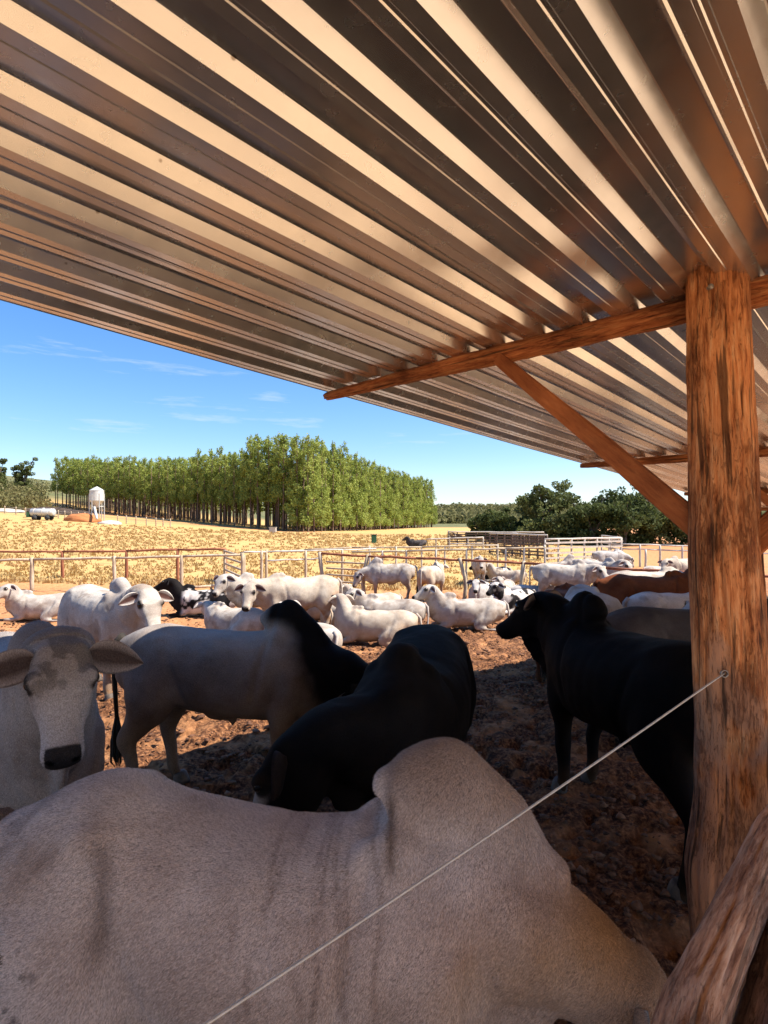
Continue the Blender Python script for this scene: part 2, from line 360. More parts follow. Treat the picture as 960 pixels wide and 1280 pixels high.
mudm = (1-sm(17, 24, GY+.12*GX))*1.0
mudm = np.maximum(mudm, .55*sm(0, 6, GX)*(1-sm(26, 32, GY)))
lft = sm(-3, -6, GX+.0*GY)*sm(8, 14, GY); mudm = mudm*(1-.85*lft)
grass = sm(23, 27, GY-.0*GX+1.5*fbm(GX*.2, GY*.2, 0, 4, 3))*(1-sm(9, 16, GX-(GY-27)*.35))
roadc = np.exp(-((GY-(100-.35*GX))/5)**4)*sm(8, -10, GX)
grass = grass*(1-.9*roadc)
bank = sm(112, 122, GY+.3*GX)*sm(-55, -62, GX)*(1-sm(165, 180, GY))
grass = grass*(1-.95*bank)
hillm = sm(185, 215, GY)
pcoord = (GX-GP0[0])*PV.x+(GY-GP0[1])*PV.y
bouncem = sm(-2.9, -3.7, pcoord+.3*(fbm(GX*1.1, GY*1.1, 0, 61, 3)-.5))*(1-sm(60, 90, np.hypot(GX, GY)))*(1-sm(9, 12, GY)); mudm = mudm*(1-bouncem)  # mask of the pale ground added for bounce light on roof, post and bull
cols = np.stack([mudm, np.clip(grass, 0, 1), hillm, 1-bouncem], -1).reshape(-1, 4)
V = np.stack([GX, GY, GZ], -1).reshape(-1, 3)
ny, nx = GX.shape; idx = np.arange(ny*nx).reshape(ny, nx)
Q = np.stack([idx[:-1, :-1], idx[:-1, 1:], idx[1:, 1:], idx[1:, :-1]], -1).reshape(-1, 4)
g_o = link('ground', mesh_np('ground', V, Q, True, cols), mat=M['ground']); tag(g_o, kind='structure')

# clods of dry mud and dung, dry grass tufts ------------------------------------------------------
def clods():
    ico = bmesh.new(); bmesh.ops.create_icosphere(ico, subdivisions=1, radius=1)
    bv = np.array([v.co[:] for v in ico.verts]); bf = np.array([[v.index for v in f.verts] for f in ico.faces]); ico.free()
    N = 9000; Vs = []; Fs = []
    Y = 3+RNG.random(N)**1.3*15; X = (RNG.random(N)*2-1)*(.75*Y+1)
    for i in range(N):
        s = (.007+.018*RNG.random()**3)*(1+.05*Y[i])
        v = bv*(1+.9*(RNG.random((len(bv), 1))-.5))*s*np.array([1+RNG.random()*.6, 1+RNG.random()*.6, .6])
        a = RNG.random()*6.28; R = np.array([[math.cos(a), -math.sin(a), 0], [math.sin(a), math.cos(a), 0], [0, 0, 1]])
        v = v@R.T+np.array([X[i], Y[i], 0]); v[:, 2] += T(X[i], Y[i])+.012
        Vs.append(v); Fs.append(bf+i*len(bv))
    return mesh_np('clods', np.concatenate(Vs), np.concatenate(Fs), False)
M['clod'] = noise_mat('dry_clods', [(.03, .014, .008), (.11, .048, .024), (.26, .125, .06)], 3, bump=.5, bscale=60, coord='World')
tag(link('soil_clods', clods(), mat=M['clod']), 'small dry clods of trampled soil scattered over the pen', 'soil', kind='stuff')
def grass():
    N = 9000; Y = 24+RNG.random(N)**1.6*70; X = (RNG.random(N)*2-1)*(.72*Y)
    keep = (X < 9+(Y-27)*.3)&(fbm(X*.3, Y*.3, 0, 31, 3) > .30); X, Y = X[keep], Y[keep]; n = len(X)
    Z = terr(X, Y)-.02; k = 5
    a = RNG.random((n, k))*6.28; h = (.05+.13*RNG.random((n, k)))*(.8+.012*Y[:, None]); w = .02+.0012*Y[:, None]+.015*RNG.random((n, k))
    bx = X[:, None]+(RNG.random((n, k))-.5)*.4; by = Y[:, None]+(RNG.random((n, k))-.5)*.4; bz = Z[:, None]+0*a
    lx = np.cos(a)*h*.5; ly = np.sin(a)*h*.5
    p0 = np.stack([bx-w, by, bz], -1); p1 = np.stack([bx+w, by, bz], -1); p2 = np.stack([bx+lx, by+ly, bz+h], -1)
    V = np.stack([p0, p1, p2], 2).reshape(-1, 3); Fc = np.arange(len(V)).reshape(-1, 3)
    return mesh_np('grass', V, Fc, False)
M['grass'] = noise_mat('dry_grass', [(.46, .31, .12), (.53, .36, .145), (.6, .41, .18)], .5, coord='World', bump=0)
tag(link('dry_grass', grass(), mat=M['grass']), 'dry yellow grass tufts over the field beyond the fence', 'grass', kind='stuff')

# ------------------------------------------------------------------ roof shed
K = 1.22
PP = Vector((px(896, 1.95*K), 1.95*K, 0))                     # main post foot
GP = Vector((-.379*K, 3.487*K, 0))                            # purlin end (open edge)
ZP = H + (HV-372)/F*1.95*K                                    # purlin axis height at main post
PL = 2.187*K; SP = 3.59*K; SL = .0496
ZP = H+(HV-495)/F*3.487*K
shed = empty('cattle_shed', (PP.x, PP.y, 0)); tag(shed, 'open sided cattle shed of rough orange logs under corrugated metal roofing', 'shed')
bpy.context.view_layer.update()
inv = Vector((PP.x, PP.y, 0))
def log_mesh(name, pts, rads, nseg=60, n=40, amp=.01, seed=0, lump=.02, mat=None, groove=.006, endround=True):
    pts = [Vector(p) for p in pts]; L = [0]
    for a, b in zip(pts, pts[1:]): L.append(L[-1]+(b-a).length)
    ts = np.linspace(0, L[-1], nseg); P = np.array([[np.interp(t, L, [p[k] for p in pts]) for k in range(3)] for t in ts])
    R = np.interp(ts, L, rads)
    for _ in range(6 if nseg > 12 else 0): P[1:-1] = (P[:-2]+P[1:-1]*2+P[2:])/4
    Vv = []; UV = []
    ref = None
    for i in range(nseg):
        t = Vector(P[min(i+1, nseg-1)]-P[max(i-1, 0)]).normalized()
        if ref is None: ref = Vector((0, 0, 1)) if abs(t.z) < .8 else Vector((0, -1, 0))
        a = (ref-t*ref.dot(t)).normalized(); ref = a; b = t.cross(a)
        w = np.arange(n)*2*math.pi/n; cx, sx = np.cos(w), np.sin(w)
        r = R[i]*(1+lump*4*(fbm(cx*1.2+seed, sx*1.2, ts[i]*2.2, seed, 3)-.5))
        g = fbm(cx*6+seed, sx*6, ts[i]*1.6, seed+5, 3); r = r+amp*(fbm(cx*3, sx*3, ts[i]*7, seed+9, 3)-.5)*2-groove*sm(.56, .68, g)
        if endround:
            d = min(i, nseg-1-i)
            if d < 1: r = r*.86
        Vv.append(P[i][None]+np.outer(cx*r, np.array(a))+np.outer(sx*r, np.array(b)))
        UV.append(np.stack([cx*R[i]*2.2, sx*R[i]*2.2, np.full(n, ts[i])+seed*3.1], -1))
    Vv = np.concatenate(Vv); UV = np.concatenate(UV)
    Fc = [(i*n+k, i*n+(k+1) % n, (i+1)*n+(k+1) % n, (i+1)*n+k) for i in range(nseg-1) for k in range(n)]
    Fc += [tuple(range(n-1, -1, -1)), tuple((nseg-1)*n+k for k in range(n))]
    me = mesh_np(name, Vv, Fc); return me, UV
def log(name, pts, rads, mat, parent=None, **kw):
    """round log with knots and grooves; grain coordinates are kept in an attribute"""
    me, UV = log_mesh(name, pts, rads, **kw)
    at = me.attributes.new('grain', 'FLOAT_VECTOR', 'POINT'); at.data.foreach_set('vector', UV.astype(np.float32).ravel())
    o = link(name, me, parent, mat)
    if parent is not None: o.location = -Vector(parent.location)
    return o
# wood materials read the grain attribute instead of UV
for k in ('post', 'purlin', 'plank', 'rail', 'rail_dark'):
    nt = M[k].node_tree; at = nt.nodes.new('ShaderNodeAttribute'); at.attribute_name = 'grain'
    for lk in list(nt.links):
        if lk.from_node.type == 'TEX_COORD':
            s = lk.to_socket; nt.links.remove(lk); nt.links.new(at.outputs['Vector'], s)
def zc(s): return ZP-SL*s                                     # purlin height at distance s along the slope from purlin 1
rows = [-1, 0, 1, 2, 3]
for j in rows:
    s = SP*j; z = zc(s); off = CV*s
    near_row = j in (0,)
    e0 = GP+off; e1 = GP+off-PV*(PL*2)
    pc = PP+off
    if j >= 0 or True:
        sh = CV*.11
        log('purlin', [(e0.x+sh.x*.2, e0.y+sh.y*.2, z), ((e0.x+pc.x)/2+sh.x*.6, (e0.y+pc.y)/2+sh.y*.6, z+.006), (pc.x+sh.x, pc.y+sh.y, z+.012), (e1.x+sh.x, e1.y+sh.y, z)],
            [.034, .052, .062, .045], M['purlin'], shed, nseg=110 if near_row else 60, n=28, seed=3+j, amp=.007, lump=.08, groove=.010)
    if j == 0:
        P0 = [(px(u, 2.38), 2.38, pz(v, 2.38)) for u, v in ((896, 334), (898, 450), (903, 560), (906, 700), (911, 800), (915, 900), (917, 1000), (911, 1090), (917, 1200), (922, 1291))]
        wv = [69, 72, 76, 82, 85, 84, 88, 100, 92, 92]
        log('post', P0, [w/2/F*2.38*.985 for w in wv], M['post'], shed, nseg=260, n=110, seed=1, amp=.004, lump=.022, groove=.011)
    else:
        log('post', [(pc.x, pc.y, z+.03), (pc.x+.02, pc.y, z/2), (pc.x, pc.y, -1)], [.11, .12, .14], M['post'], shed, nseg=50, n=30, seed=j+7, amp=.006)
    # braces: squared timbers from purlin down to the post, both sides
    for sd in (1, -1):
        top = pc+PV*(.914*K*sd)+CV*.03; ft = pc-PV*(.03*sd)+CV*.05
        a = Vector((top.x, top.y, z-.03)); b = Vector((ft.x, ft.y, z-.90*K-(.0 if sd > 0 else .12)))
        t = (b-a).normalized(); side = CV.copy(); up = t.cross(side).normalized()
        n0 = 26; Vv = []; UV = []
        for i in range(n0):
            f = i/(n0-1); c = a.lerp(b, f); hw = .026+.004*f; hh = (.036+.022*f)
            for (q, w) in ((-1, -1), (-1, 1), (1, 1), (1, -1)):
                for rr in (-.15, .15):
                    qq, ww = (q, w*(1-.12) if True else w), w
                    pass
            ring = []
            for ang in np.linspace(0, 2*math.pi, 17)[:-1]:
                cx, sx = math.cos(ang), math.sin(ang); k = (abs(cx)**7+abs(sx)**7)**(-1/7)
                jit = .0022*math.sin(9*f+3*ang+j)
                ring.append(c+side*(cx*k*(hw+jit))+up*(sx*k*(hh+jit)))
                UV.append((cx*k*hw*1.5, sx*k*hh*1.5, f*(b-a).length+j*2+sd))
            Vv += ring
        Fc = [(i*16+k, i*16+(k+1) % 16, (i+1)*16+(k+1) % 16, (i+1)*16+k) for i in range(n0-1) for k in range(16)]
        Fc += [tuple(range(15, -1, -1)), tuple((n0-1)*16+k for k in range(16))]
        me = mesh_np('brace', [tuple(v) for v in Vv], Fc, False)
        at = me.attributes.new('grain', 'FLOAT_VECTOR', 'POINT'); at.data.foreach_set('vector', np.array(UV, np.float32).ravel())
        o = link('brace', me, shed, M['plank']); o.location = -Vector(shed.location)
# roofing sheets: trapezoid ribs with two small stiffening grooves in each pan
PIT = .246
prof = [(0, 0), (.040, 0), (.044, .003), (.054, .003), (.058, 0), (.100, 0), (.132, .040), (.136, .041), (.208, .041), (.212, .040)]
def sheet_me(nr):
    P = []
    for r in range(nr):
        P += [(r*PIT+x, z) for x, z in prof]
    P.append((nr*PIT, 0)); P.append((nr*PIT+.03, 0)); P.append((nr*PIT+.034, .004))
    P = [(-.012, -.004), (-.006, 0)]+P
    Ss = np.linspace(-7, SP*3+.7, 34); Vv = []; Fc = []; m = len(P)
    for si, s in enumerate(Ss):
        for side in (0, 1):
            for i, (x, z) in enumerate(P):
                p = -PV*x+CV*float(s); zz = -SL*s+z+side*.0018+.0015*math.sin(s*1.7+x*3)
                Vv.append((p.x, p.y, zz))
    for si in range(len(Ss)-1):
        for i in range(m-1):
            a = si*2*m+i; b = (si+1)*2*m+i
            Fc.append((a, a+1, b+1, b)); Fc.append((a+m, b+m, b+m+1, a+m+1))
        a = si*2*m; b = (si+1)*2*m
        Fc.append((a, b, b+m, a+m)); Fc.append((a+m-1, a+2*m-1, b+2*m-1, b+m-1))
    return mesh_np('roof_sheet', Vv, Fc, False)
sh4 = sheet_me(4)
nsh = 6
for i in range(nsh):
    c = GP+PV*.02-PV*(i*4*PIT)
    o = link('roof_sheet', sh4, shed, M['sheet'], loc=(c.x-shed.location.x, c.y-shed.location.y, ZP+.053+(.0025 if i % 2 else 0)))
# nail on the post and the steel wire strung through it
nb = MB(); q = Vector((px(886, 2.26), 2.262, pz(360, 2.26))); nb.tube([q, q+Vector((0, -.02, 0))], [.009, .011], 10); 
o = link('nail', nb.me('nail'), shed, M['nail']); o.location = -Vector(shed.location)
nb = MB()
for k in range(2):
    c = Vector((px(905, 2.262), 2.262+.004*k, pz(842, 2.262))); nb.tube([c+Vector((.014*math.cos(a), -.004, .014*math.sin(a))) for a in np.linspace(0, 2*math.pi, 15)], .0032, 6)
o = link('wire_eyelet', nb.me('wire_eyelet'), shed, M['nail']); o.location = -Vector(shed.location)
wm = MB(); A = Vector((px(905, 2.27), 2.27, pz(842, 2.27))); B = Vector((px(250, .95), .95, pz(1280, .95)))
dw = (B-A).normalized(); pts = [A-dw*1.8, A, B, B+dw*.6]
P2 = []
for i in range(40):
    f = i/39; P2.append(pts[0].lerp(pts[-1], f)-Vector((0, 0, .012*math.sin(math.pi*min(1, max(0, (f-.4)/.6))))))
wm.tube(P2, .0034, 8)
tag(link('steel_wire', wm.me('steel_wire'), mat=M['wire']), 'taut pale steel wire running from the big post across the nearest bull', 'wire')

# rail logs in the lower right corner
rail_fence = empty('log_fence', (1.2, 1.7, 0)); tag(rail_fence, 'rough log rail fence in the lower right corner beside the post', 'fence')
log('rail', [(px(852, 1.02), 1.02, pz(1330, 1.02)), (.64, 1.14, 1.19), (.93, 1.43, 1.21), (px(965, 1.72), 1.72, pz(1045, 1.72)), (1.9, 2.35, 1.24)], [.058, .058, .056, .054, .052], M['rail'], rail_fence, nseg=150, n=60, seed=23, amp=.005, lump=.04, groove=.009)
log('rail', [(.62, .96, 1.10), (.76, 1.09, 1.10), (1.15, 1.49, 1.14), (1.6, 1.95, 1.15)], [.075, .08, .085, .085], M['rail_dark'], rail_fence, nseg=110, n=50, seed=31, amp=.008, lump=.05, groove=.012)
log('post', [(1.60, 2.02, -.05), (1.60, 2.02, 1.3)], [.09, .08], M['rail_dark'], rail_fence, nseg=40, n=30, seed=35, amp=.006)
log('post', [(.42, .72, -.05), (.42, .72, 1.2)], [.09, .08], M['rail_dark'], rail_fence, nseg=40, n=30, seed=36, amp=.006)

# ------------------------------------------------------------------ cattle
def frame_ring(c, t, ref, w, up, dn, n, sq=2.2):
    s = ref.cross(t); s = s.normalized() if s.length > 1e-6 else Vector((0, 1, 0)); u = t.cross(s).normalized()
    out = []
    for k in range(n):
        a = 2*math.pi*k/n; cx, sx = math.cos(a), math.sin(a)
        q = (abs(cx)**sq+abs(sx)**sq)**(-1/sq)
        out.append(c+s*(cx*q*w)+u*(sx*q*(up if sx > 0 else dn)))
    return out
def loft(bm_v, bm_f, st, ref=Vector((0, 0, 1)), n=16, sub=4, sq=2.2):
    """st: list of (x,y,z,w,up,dn); smooth interpolation between stations"""
    st = [np.array(s, float) for s in st]
    if sub > 1 and len(st) > 2:
        P = [st[0]*2-st[1]]+st+[st[-1]*2-st[-2]]; R = []
        for i in range(1, len(P)-2):
            for k in range(sub):
                t = k/sub; p0, p1, p2, p3 = P[i-1], P[i], P[i+1], P[i+2]
                R.append(.5*((2*p1)+(-p0+p2)*t+(2*p0-5*p1+4*p2-p3)*t*t+(-p0+3*p1-3*p2+p3)*t**3))
        R.append(st[-1]); st = R
    for s in st: s[3:] = np.maximum(s[3:], .004)
    o = len(bm_v); m = len(st); pts = [Vector(s[:3]) for s in st]
    for i, s in enumerate(st):
        t = (pts[min(i+1, m-1)]-pts[max(i-1, 0)]).normalized()
        r = ref if abs(ref.dot(t)) < .97 else Vector((1, 0, .2))
        bm_v += frame_ring(pts[i], t, r, s[3], s[4], s[5], n, sq)
    for i in range(m-1):
        for k in range(n): bm_f.append((o+i*n+k, o+i*n+(k+1) % n, o+(i+1)*n+(k+1) % n, o+(i+1)*n+k))
    bm_f.append(tuple(o+k for k in range(n-1, -1, -1))); bm_f.append(tuple(o+(m-1)*n+k for k in range(n)))
def ball(v, f, c, r):
    st = []
    for k in range(9):
        a = -math.pi/2+math.pi*k/8; q = max(.02, math.cos(a)); st.append((c[0]+r[0]*math.sin(a), c[1], c[2], r[1]*q, r[2]*q, r[2]*q))
    loft(v, f, st, sub=1)
def remesh(v, f, voxel, smooth=8, sub=0, fac=.5):
    me = bpy.data.meshes.new('tmp'); me.from_pydata([tuple(p) for p in v], [], f); me.update()
    bm = bmesh.new(); bm.from_mesh(me); bmesh.ops.recalc_face_normals(bm, faces=bm.faces[:]); bm.to_mesh(me); bm.free()
    o = bpy.data.objects.new('tmp', me); C.objects.link(o)
    md = o.modifiers.new('r', 'REMESH'); md.mode = 'VOXEL'; md.voxel_size = voxel
    ms = o.modifiers.new('s', 'SMOOTH'); ms.factor = fac; ms.iterations = smooth
    if sub:
        mb = o.modifiers.new('b', 'SUBSURF'); mb.levels = sub; mb.render_levels = sub
    dg = bpy.context.evaluated_depsgraph_get(); r = bpy.data.meshes.new_from_object(o.evaluated_get(dg))
    bpy.data.objects.remove(o); bpy.data.meshes.remove(me); return r
def arr(me):
    a = np.empty(len(me.vertices)*3, np.float32); me.vertices.foreach_get('co', a); return a.reshape(-1, 3)
LEGS_STAND = dict(
    F=lambda s, dx=0: [(.50+dx*0, s*.17, 1.02, .11, .17, .15), (.52+dx*.2, s*.19, .86, .095, .12, .12), (.50+dx*.4, s*.185, .72, .095, .11, .105), (.50+dx*.7, s*.17, .54, .066, .072, .07), (.51+dx, s*.165, .40, .06, .062, .058), (.505+dx, s*.16, .26, .046, .048, .046), (.51+dx, s*.16, .13, .05, .055, .052), (.54+dx, s*.16, .06, .045, .05, .045), (.55+dx, s*.16, .0, .052, .062, .05)],
    H=lambda s, dx=0: [(-.58, s*.15, 1.08, .15, .20, .22), (-.56+dx*.1, s*.19, .92, .15, .22, .21), (-.57+dx*.3, s*.20, .76, .125, .19, .19), (-.63+dx*.6, s*.185, .62, .085, .12, .12), (-.70+dx, s*.17, .47, .058, .075, .078), (-.69+dx, s*.165, .40, .054, .064, .06), (-.66+dx, s*.16, .26, .046, .05, .048), (-.645+dx, s*.16, .13, .05, .056, .052), (-.615+dx, s*.16, .06, .045, .05, .045), (-.60+dx, s*.16, .0, .052, .062, .05)])
def head_stations(P, h, k=1.):
    D = [(-.06, .06, .055, .09), (-.01, .105, .085, .14), (.05, .132, .10, .18), (.12, .142, .098, .20), (.19, .138, .088, .205), (.27, .115, .072, .185), (.34, .094, .062, .15), (.41, .086, .058, .122), (.465, .09, .06, .11), (.505, .086, .055, .095), (.53, .062, .04, .07), (.54, .02, .015, .02)]
    return [tuple(P+h*(d*k))+(w*k, u*k, n*k) for d, w, u, n in D]
def bull(pose='stand', P=(1.17, 0, 1.50), h=(.62, 0, -.78), hump=1., neckbend=0., coat='white', voxel=.026, smooth=7, sub=0, legs=((0, .0), (0, 0)), fat=1., tailside=0., ears=0., dewlap=1., seed=0, earback=.0, hrot=0., hw=1., hx=0., croup=0., hk=1., dip=0.):
    """one bovine; returns dict of meshes in its own coordinates: x forward, z up, withers 1.4 m"""
    P = Vector(P); h = Vector(h).normalized(); v, f = [], []
    side = Vector((0, 0, 1)).cross(h)
    side = side.normalized() if side.length > .15 else Vector((0, 1, 0))
    if side.dot(Vector((0, 1, 0))) < -.3 and abs(h.x) > .3 and h.x > 0: side = -side
    hu = h.cross(side).normalized()
    lie = pose == 'lie'; dz = -.60 if lie else 0.
    Z = lambda a: a+dz
    tr = [(-.93, 1.13, .07, .09, .10), (-.88, 1.13, .14, .15, .20), (-.76, 1.10, .24, .235, .29), (-.58, 1.07, .285, .30, .33), (-.36, 1.04, .295, .305, .34), (-.1, 1.01, .325, .32, .36), (.15, 1.0, .33, .31, .38), (.38, 1.02, .29, .31, .40), (.55, 1.04, .255, .315, .40), (.70, 1.05, .19, .29, .36), (.82, 1.05, .11, .2, .26), (.87, 1.05, .04, .08, .1)]
    tr = [(x, z, w, u+croup*math.exp(-((x+.56)/.2)**2)-dip*math.exp(-((x-.05)/.36)**2), d) for x, z, w, u, d in tr]
    if lie: tr = [(x, z-.0, w*1.12, u*.97, d*.96) for x, z, w, u, d in tr]
    loft(v, f, [(x, 0, Z(z), w*fat, u, d) for x, z, w, u, d in tr], n=24)
    # hip bones
    for s in (-1, 1):
        ball(v, f, (-.50, s*.17, Z(1.27+croup*.6)), (.09, .06, .055)); ball(v, f, (-.86, s*.09, Z(1.16)), (.05, .045, .05))
        ball(v, f, (.42, s*.13, Z(1.12)), (.16, .10, .24))
    # hump
    if hump > 0:
        k = hump
        loft(v, f, [(a_+hx, *b_) for a_, *b_ in [(.285, 0, Z(1.36), .05, .04, .1), (.305, 0, Z(1.38), .095*hw*k, .12*k, .12), (.36, 0, Z(1.38), .115*hw*k, .185*k, .14), (.45, 0, Z(1.365), .125*hw*k, .23*k, .16), (.54, 0, Z(1.33), .12*hw*k, .185*k, .16), (.65, 0, Z(1.26), .105*hw*k, .15*k, .16), (.76, 0, Z(1.18), .09, .085, .1), (.86, 0, Z(1.13), .07, .05, .1)]], n=16)
    # neck
    A = Vector((.50, 0, Z(1.10))); E = P+h*.03-hu*.05
    L = (E-A).length
    c1 = A+Vector((.42*L, 0, .12*L if E.z > A.z else -.02)); c2 = E-(h*.35-hu*.35).normalized()*(-.30*L) if False else E+(-h*.55+hu*.10+Vector((-.25, 0, 0))).normalized()*(.34*L)
    ns = []
    for i in range(8):
        t = i/7; q = A*(1-t)**3+c1*(3*t*(1-t)**2)+c2*(3*t*t*(1-t))+E*t**3
        ns.append((q.x, q.y, q.z, .22*(1-t)+.12*t, .21*(1-t)**1.3+.115*t, .38*(1-t)+.17*t))
    loft(v, f, ns, n=18, sub=2)
    # dewlap
    if dewlap:
        dl = []
        for i in range(7):
            t = i/6; s_ = ns[min(7, int(round(t*7)))]
            tt = Vector(ns[min(7, i+1)][:3])-Vector(ns[max(0, i-1)][:3]); tt.normalize()
            sd = Vector((0, 0, 1)).cross(tt); sd = sd.normalized() if sd.length > .1 else Vector((0, 1, 0)); uu = tt.cross(sd)
            s_ = ns[min(7, i+0)]
            c = Vector(s_[:3])-uu*(s_[5]*.93)
            dl.append((c.x, c.y, c.z, .03 if dewlap < 2 else .10, .07, (.10+.05*math.sin(math.pi*t))*dewlap*(1 if t < .8 or dewlap > 2 else .6)))
        loft(v, f, dl, n=12, sub=2)
        ball(v, f, (.60, 0, Z(.72)), (.16, .06, .12*dewlap))
    # head
    hs = head_stations(P, h, hk); loft(v, f, hs, ref=hu, n=20, sq=2.5)
    for s in (-1, 1):
        q = P+(h*.150+side*(s*.114)+hu*.066)*hk; ball(v, f, q, (.055, .038, .042))
        q = P+(h*.0+side*(s*.06)+hu*.04)*hk; ball(v, f, q, (.05, .05, .04))
        q = P+(h*.24+side*(s*.07)-hu*.07)*hk; ball(v, f, q, (.09, .04, .07)); q = P+(h*.49+side*(s*.045)+hu*.03)*hk; ball(v, f, q, (.04, .035, .028))
    # legs
    hooves = []
    if not lie:
        (fl, fr), (hl, hr) = legs
        for s, dx in ((1, fl), (-1, fr)): loft(v, f, LEGS_STAND['F'](s, dx), ref=Vector((1, 0, 0)), n=12); hooves.append((.56+dx, s*.16, 0))
        for s, dx in ((1, hl), (-1, hr)): loft(v, f, LEGS_STAND['H'](s, dx), ref=Vector((1, 0, 0)), n=12); hooves.append((-.59+dx, s*.16, 0))
        ball(v, f, (-.08, 0, .66), (.16, .045, .09)); ball(v, f, (.02, 0, .60), (.05, .03, .08))
    else:
        for s in (1, -1):
            o_ = .06 if s > 0 else 0
            loft(v, f, [(-.62, s*.13, .50, .15, .17, .18), (-.50, s*.27, .36, .14, .16, .18), (-.30, s*.37, .22, .10, .12, .14), (-.16, s*.40, .12, .06, .08, .08), (-.22, s*.43, .07, .04, .05, .045), (-.45, s*.45, .06, .035, .04, .04), (-.60, s*.45, .05, .04, .045, .04), (-.70, s*.45, .03, .03, .03, .03)], n=12, ref=Vector((0, 0, 1)))
            loft(v, f, [(.46, s*.17, .50, .11, .15, .16), (.44, s*.23, .30, .09, .11, .12), (.44, s*.25, .16, .07, .08, .09), (.62, s*.24, .085, .055, .06, .06), (.80+o_, s*.22, .07, .055, .055, .055), (.84+o_, s*.19, .055, .04, .045, .045), (.70, s*.15, .045, .035, .04, .04)], n=12)
    me = remesh(v, f, voxel, smooth, sub)
    # muscle, rib and skin relief along the normals
    Xb = arr(me); nn = np.empty(len(Xb)*3, np.float32); me.vertices.foreach_get('normal', nn); nn = nn.reshape(-1, 3)
    zz = Xb[:, 2]-dz; xx = Xb[:, 0]; yy = Xb[:, 1]; trunk = sm(.9, .6, np.abs(xx+.0))*sm(.55, .7, zz)
    dsp = .042*(fbm(xx*3.1+seed, yy*3.1, zz*3.1, seed, 2)-.5)+.010*(fbm(xx*9+seed, yy*9, zz*9, seed+2, 2)-.5)
    dsp = dsp+trunk*sm(-.35, -.2, xx)*sm(.35, .2, xx)*.0009*np.sin(xx*58+zz*6)*sm(.7, .85, zz)*sm(1.3, 1.15, zz)
    dsp = dsp-trunk*.016*np.exp(-((xx+.36+.35*(zz-1.0))/.035)**2)*sm(.7, .85, zz)*sm(1.3, 1.1, zz)-trunk*.014*np.exp(-((xx-.30-.2*(zz-1.0))/.03)**2)*sm(.7, .9, zz)
    dsp = dsp+.003*np.sin((xx*.8+zz*.5)*60)*sm(.62, .75, xx)*sm(.5, .8, zz)*(np.linalg.norm(Xb-np.array(P), axis=1) > .25)
    dsp = dsp*np.where(np.linalg.norm(Xb-np.array(P+h*.25), axis=1) < .33, .25, 1)
    Xb = Xb+nn*dsp[:, None]; me.vertices.foreach_set('co', Xb.astype(np.float32).ravel())
    # ears, tail appended into the same body mesh
    av, af, ac = [], [], []
    def ear(s):
        root = P+(h*.015+side*(s*.105)+hu*.01)*hk
        d = (side*s*1.0-Vector((0, 0, 1))*(.12+ears)-h*.08-hu*(.18+earback)).normalized()
        nrm = (h*.55+hu*.75); nrm = (nrm-d*nrm.dot(d)).normalized(); wd = d.cross(nrm)
        o = len(av); K_ = 13; Lr = .235
        for i in range(K_):
            t = i/(K_-1); w = .026*(1-t)+.058*math.sin(math.pi*min(1, t**.85))**.75
            w = max(w, .004); c = root+d*(Lr*t)-Vector((0, 0, 1))*(.03*t*t)
            for k in range(10):
                a = 2*math.pi*k/10; x = math.cos(a); y = math.sin(a)
                cup = .028*(x*x)*(1-t*.3)-.010
                th = .008*y
                av.append(c+wd*(x*w)+nrm*(cup*(1 if t < .98 else 0)+th)); ac.append(('ear', t, y, abs(x)))
        for i in range(K_-1):
            for k in range(10): af.append((o+i*10+k, o+i*10+(k+1) % 10, o+(i+1)*10+(k+1) % 10, o+(i+1)*10+k))
        af.append(tuple(o+(K_-1)*10+k for k in range(10)))
    ear(1); ear(-1)
    o = len(av)
    if not lie:
        tp = [(-.89, 0, 1.26), (-.965, 0, 1.20), (-.99, tailside*.3, 1.05), (-.99, tailside*.7, .8), (-.985, tailside, .55)]; tf = [(-.985, tailside, .60), (-.99, tailside*1.02, .45), (-.985, tailside*1.05, .30), (-.98, tailside*1.08, .2)]
    else:
        tp = [(-.88, 0, .66), (-.97, 0, .58), (-1.0, .05, .40), (-1.0, .1, .2), (-.95, .16, .08)]; tf = [(-.97, .14, .12), (-.93, .18, .06), (-.85, .24, .03), (-.76, .28, .02)]
    tv, tfc = tube_geo(tp, [.045, .034, .024, .019, .016], 8); av += tv; ac += [('tail', 0, 0, 0)]*len(tv); af += [tuple(i+o for i in q) for q in tfc]
    base = arr(me); nb_ = len(base); X = np.concatenate([base, np.array([tuple(p) for p in av], np.float32)])
    fl_ = [tuple(p.vertices) for p in me.polygons]
    if sub or voxel < .03: pass
    faces = fl_+[tuple(i+nb_ for i in q) for q in af]
    # coat colours in the animal's own coordinates
    Hm = np.array(P); hn = np.array(h); hun = np.array(hu); sn = np.array(side)
    rel = (X-Hm)/hk; along = rel@hn; uph = rel@hun; lat = rel@sn
    inhead = (along > -.08)&(np.abs(lat) < .2)&(np.abs(uph) < .22)&(along < .6)
    z = X[:, 2]-dz; x = X[:, 0]; y = X[:, 1]
    N1 = fbm(x*2.2+seed*7, y*2.2, z*2.2, seed, 4); N2 = fbm(x*7+seed, y*7, z*7, seed+3, 3)
    up_ = sm(1.0, 1.35, z)
    col = np.zeros((len(X), 3))
    def lerp(c, m_): col[:] = col*(1-m_[:, None])+np.array(c)*m_[:, None]
    neckm = sm(.30, .62, x+.28*(1.25-z)*0)*(~inhead)
    humpm = sm(1.30, 1.44, z)*sm(.22, .34, x)*(x < .85)*(~inhead)
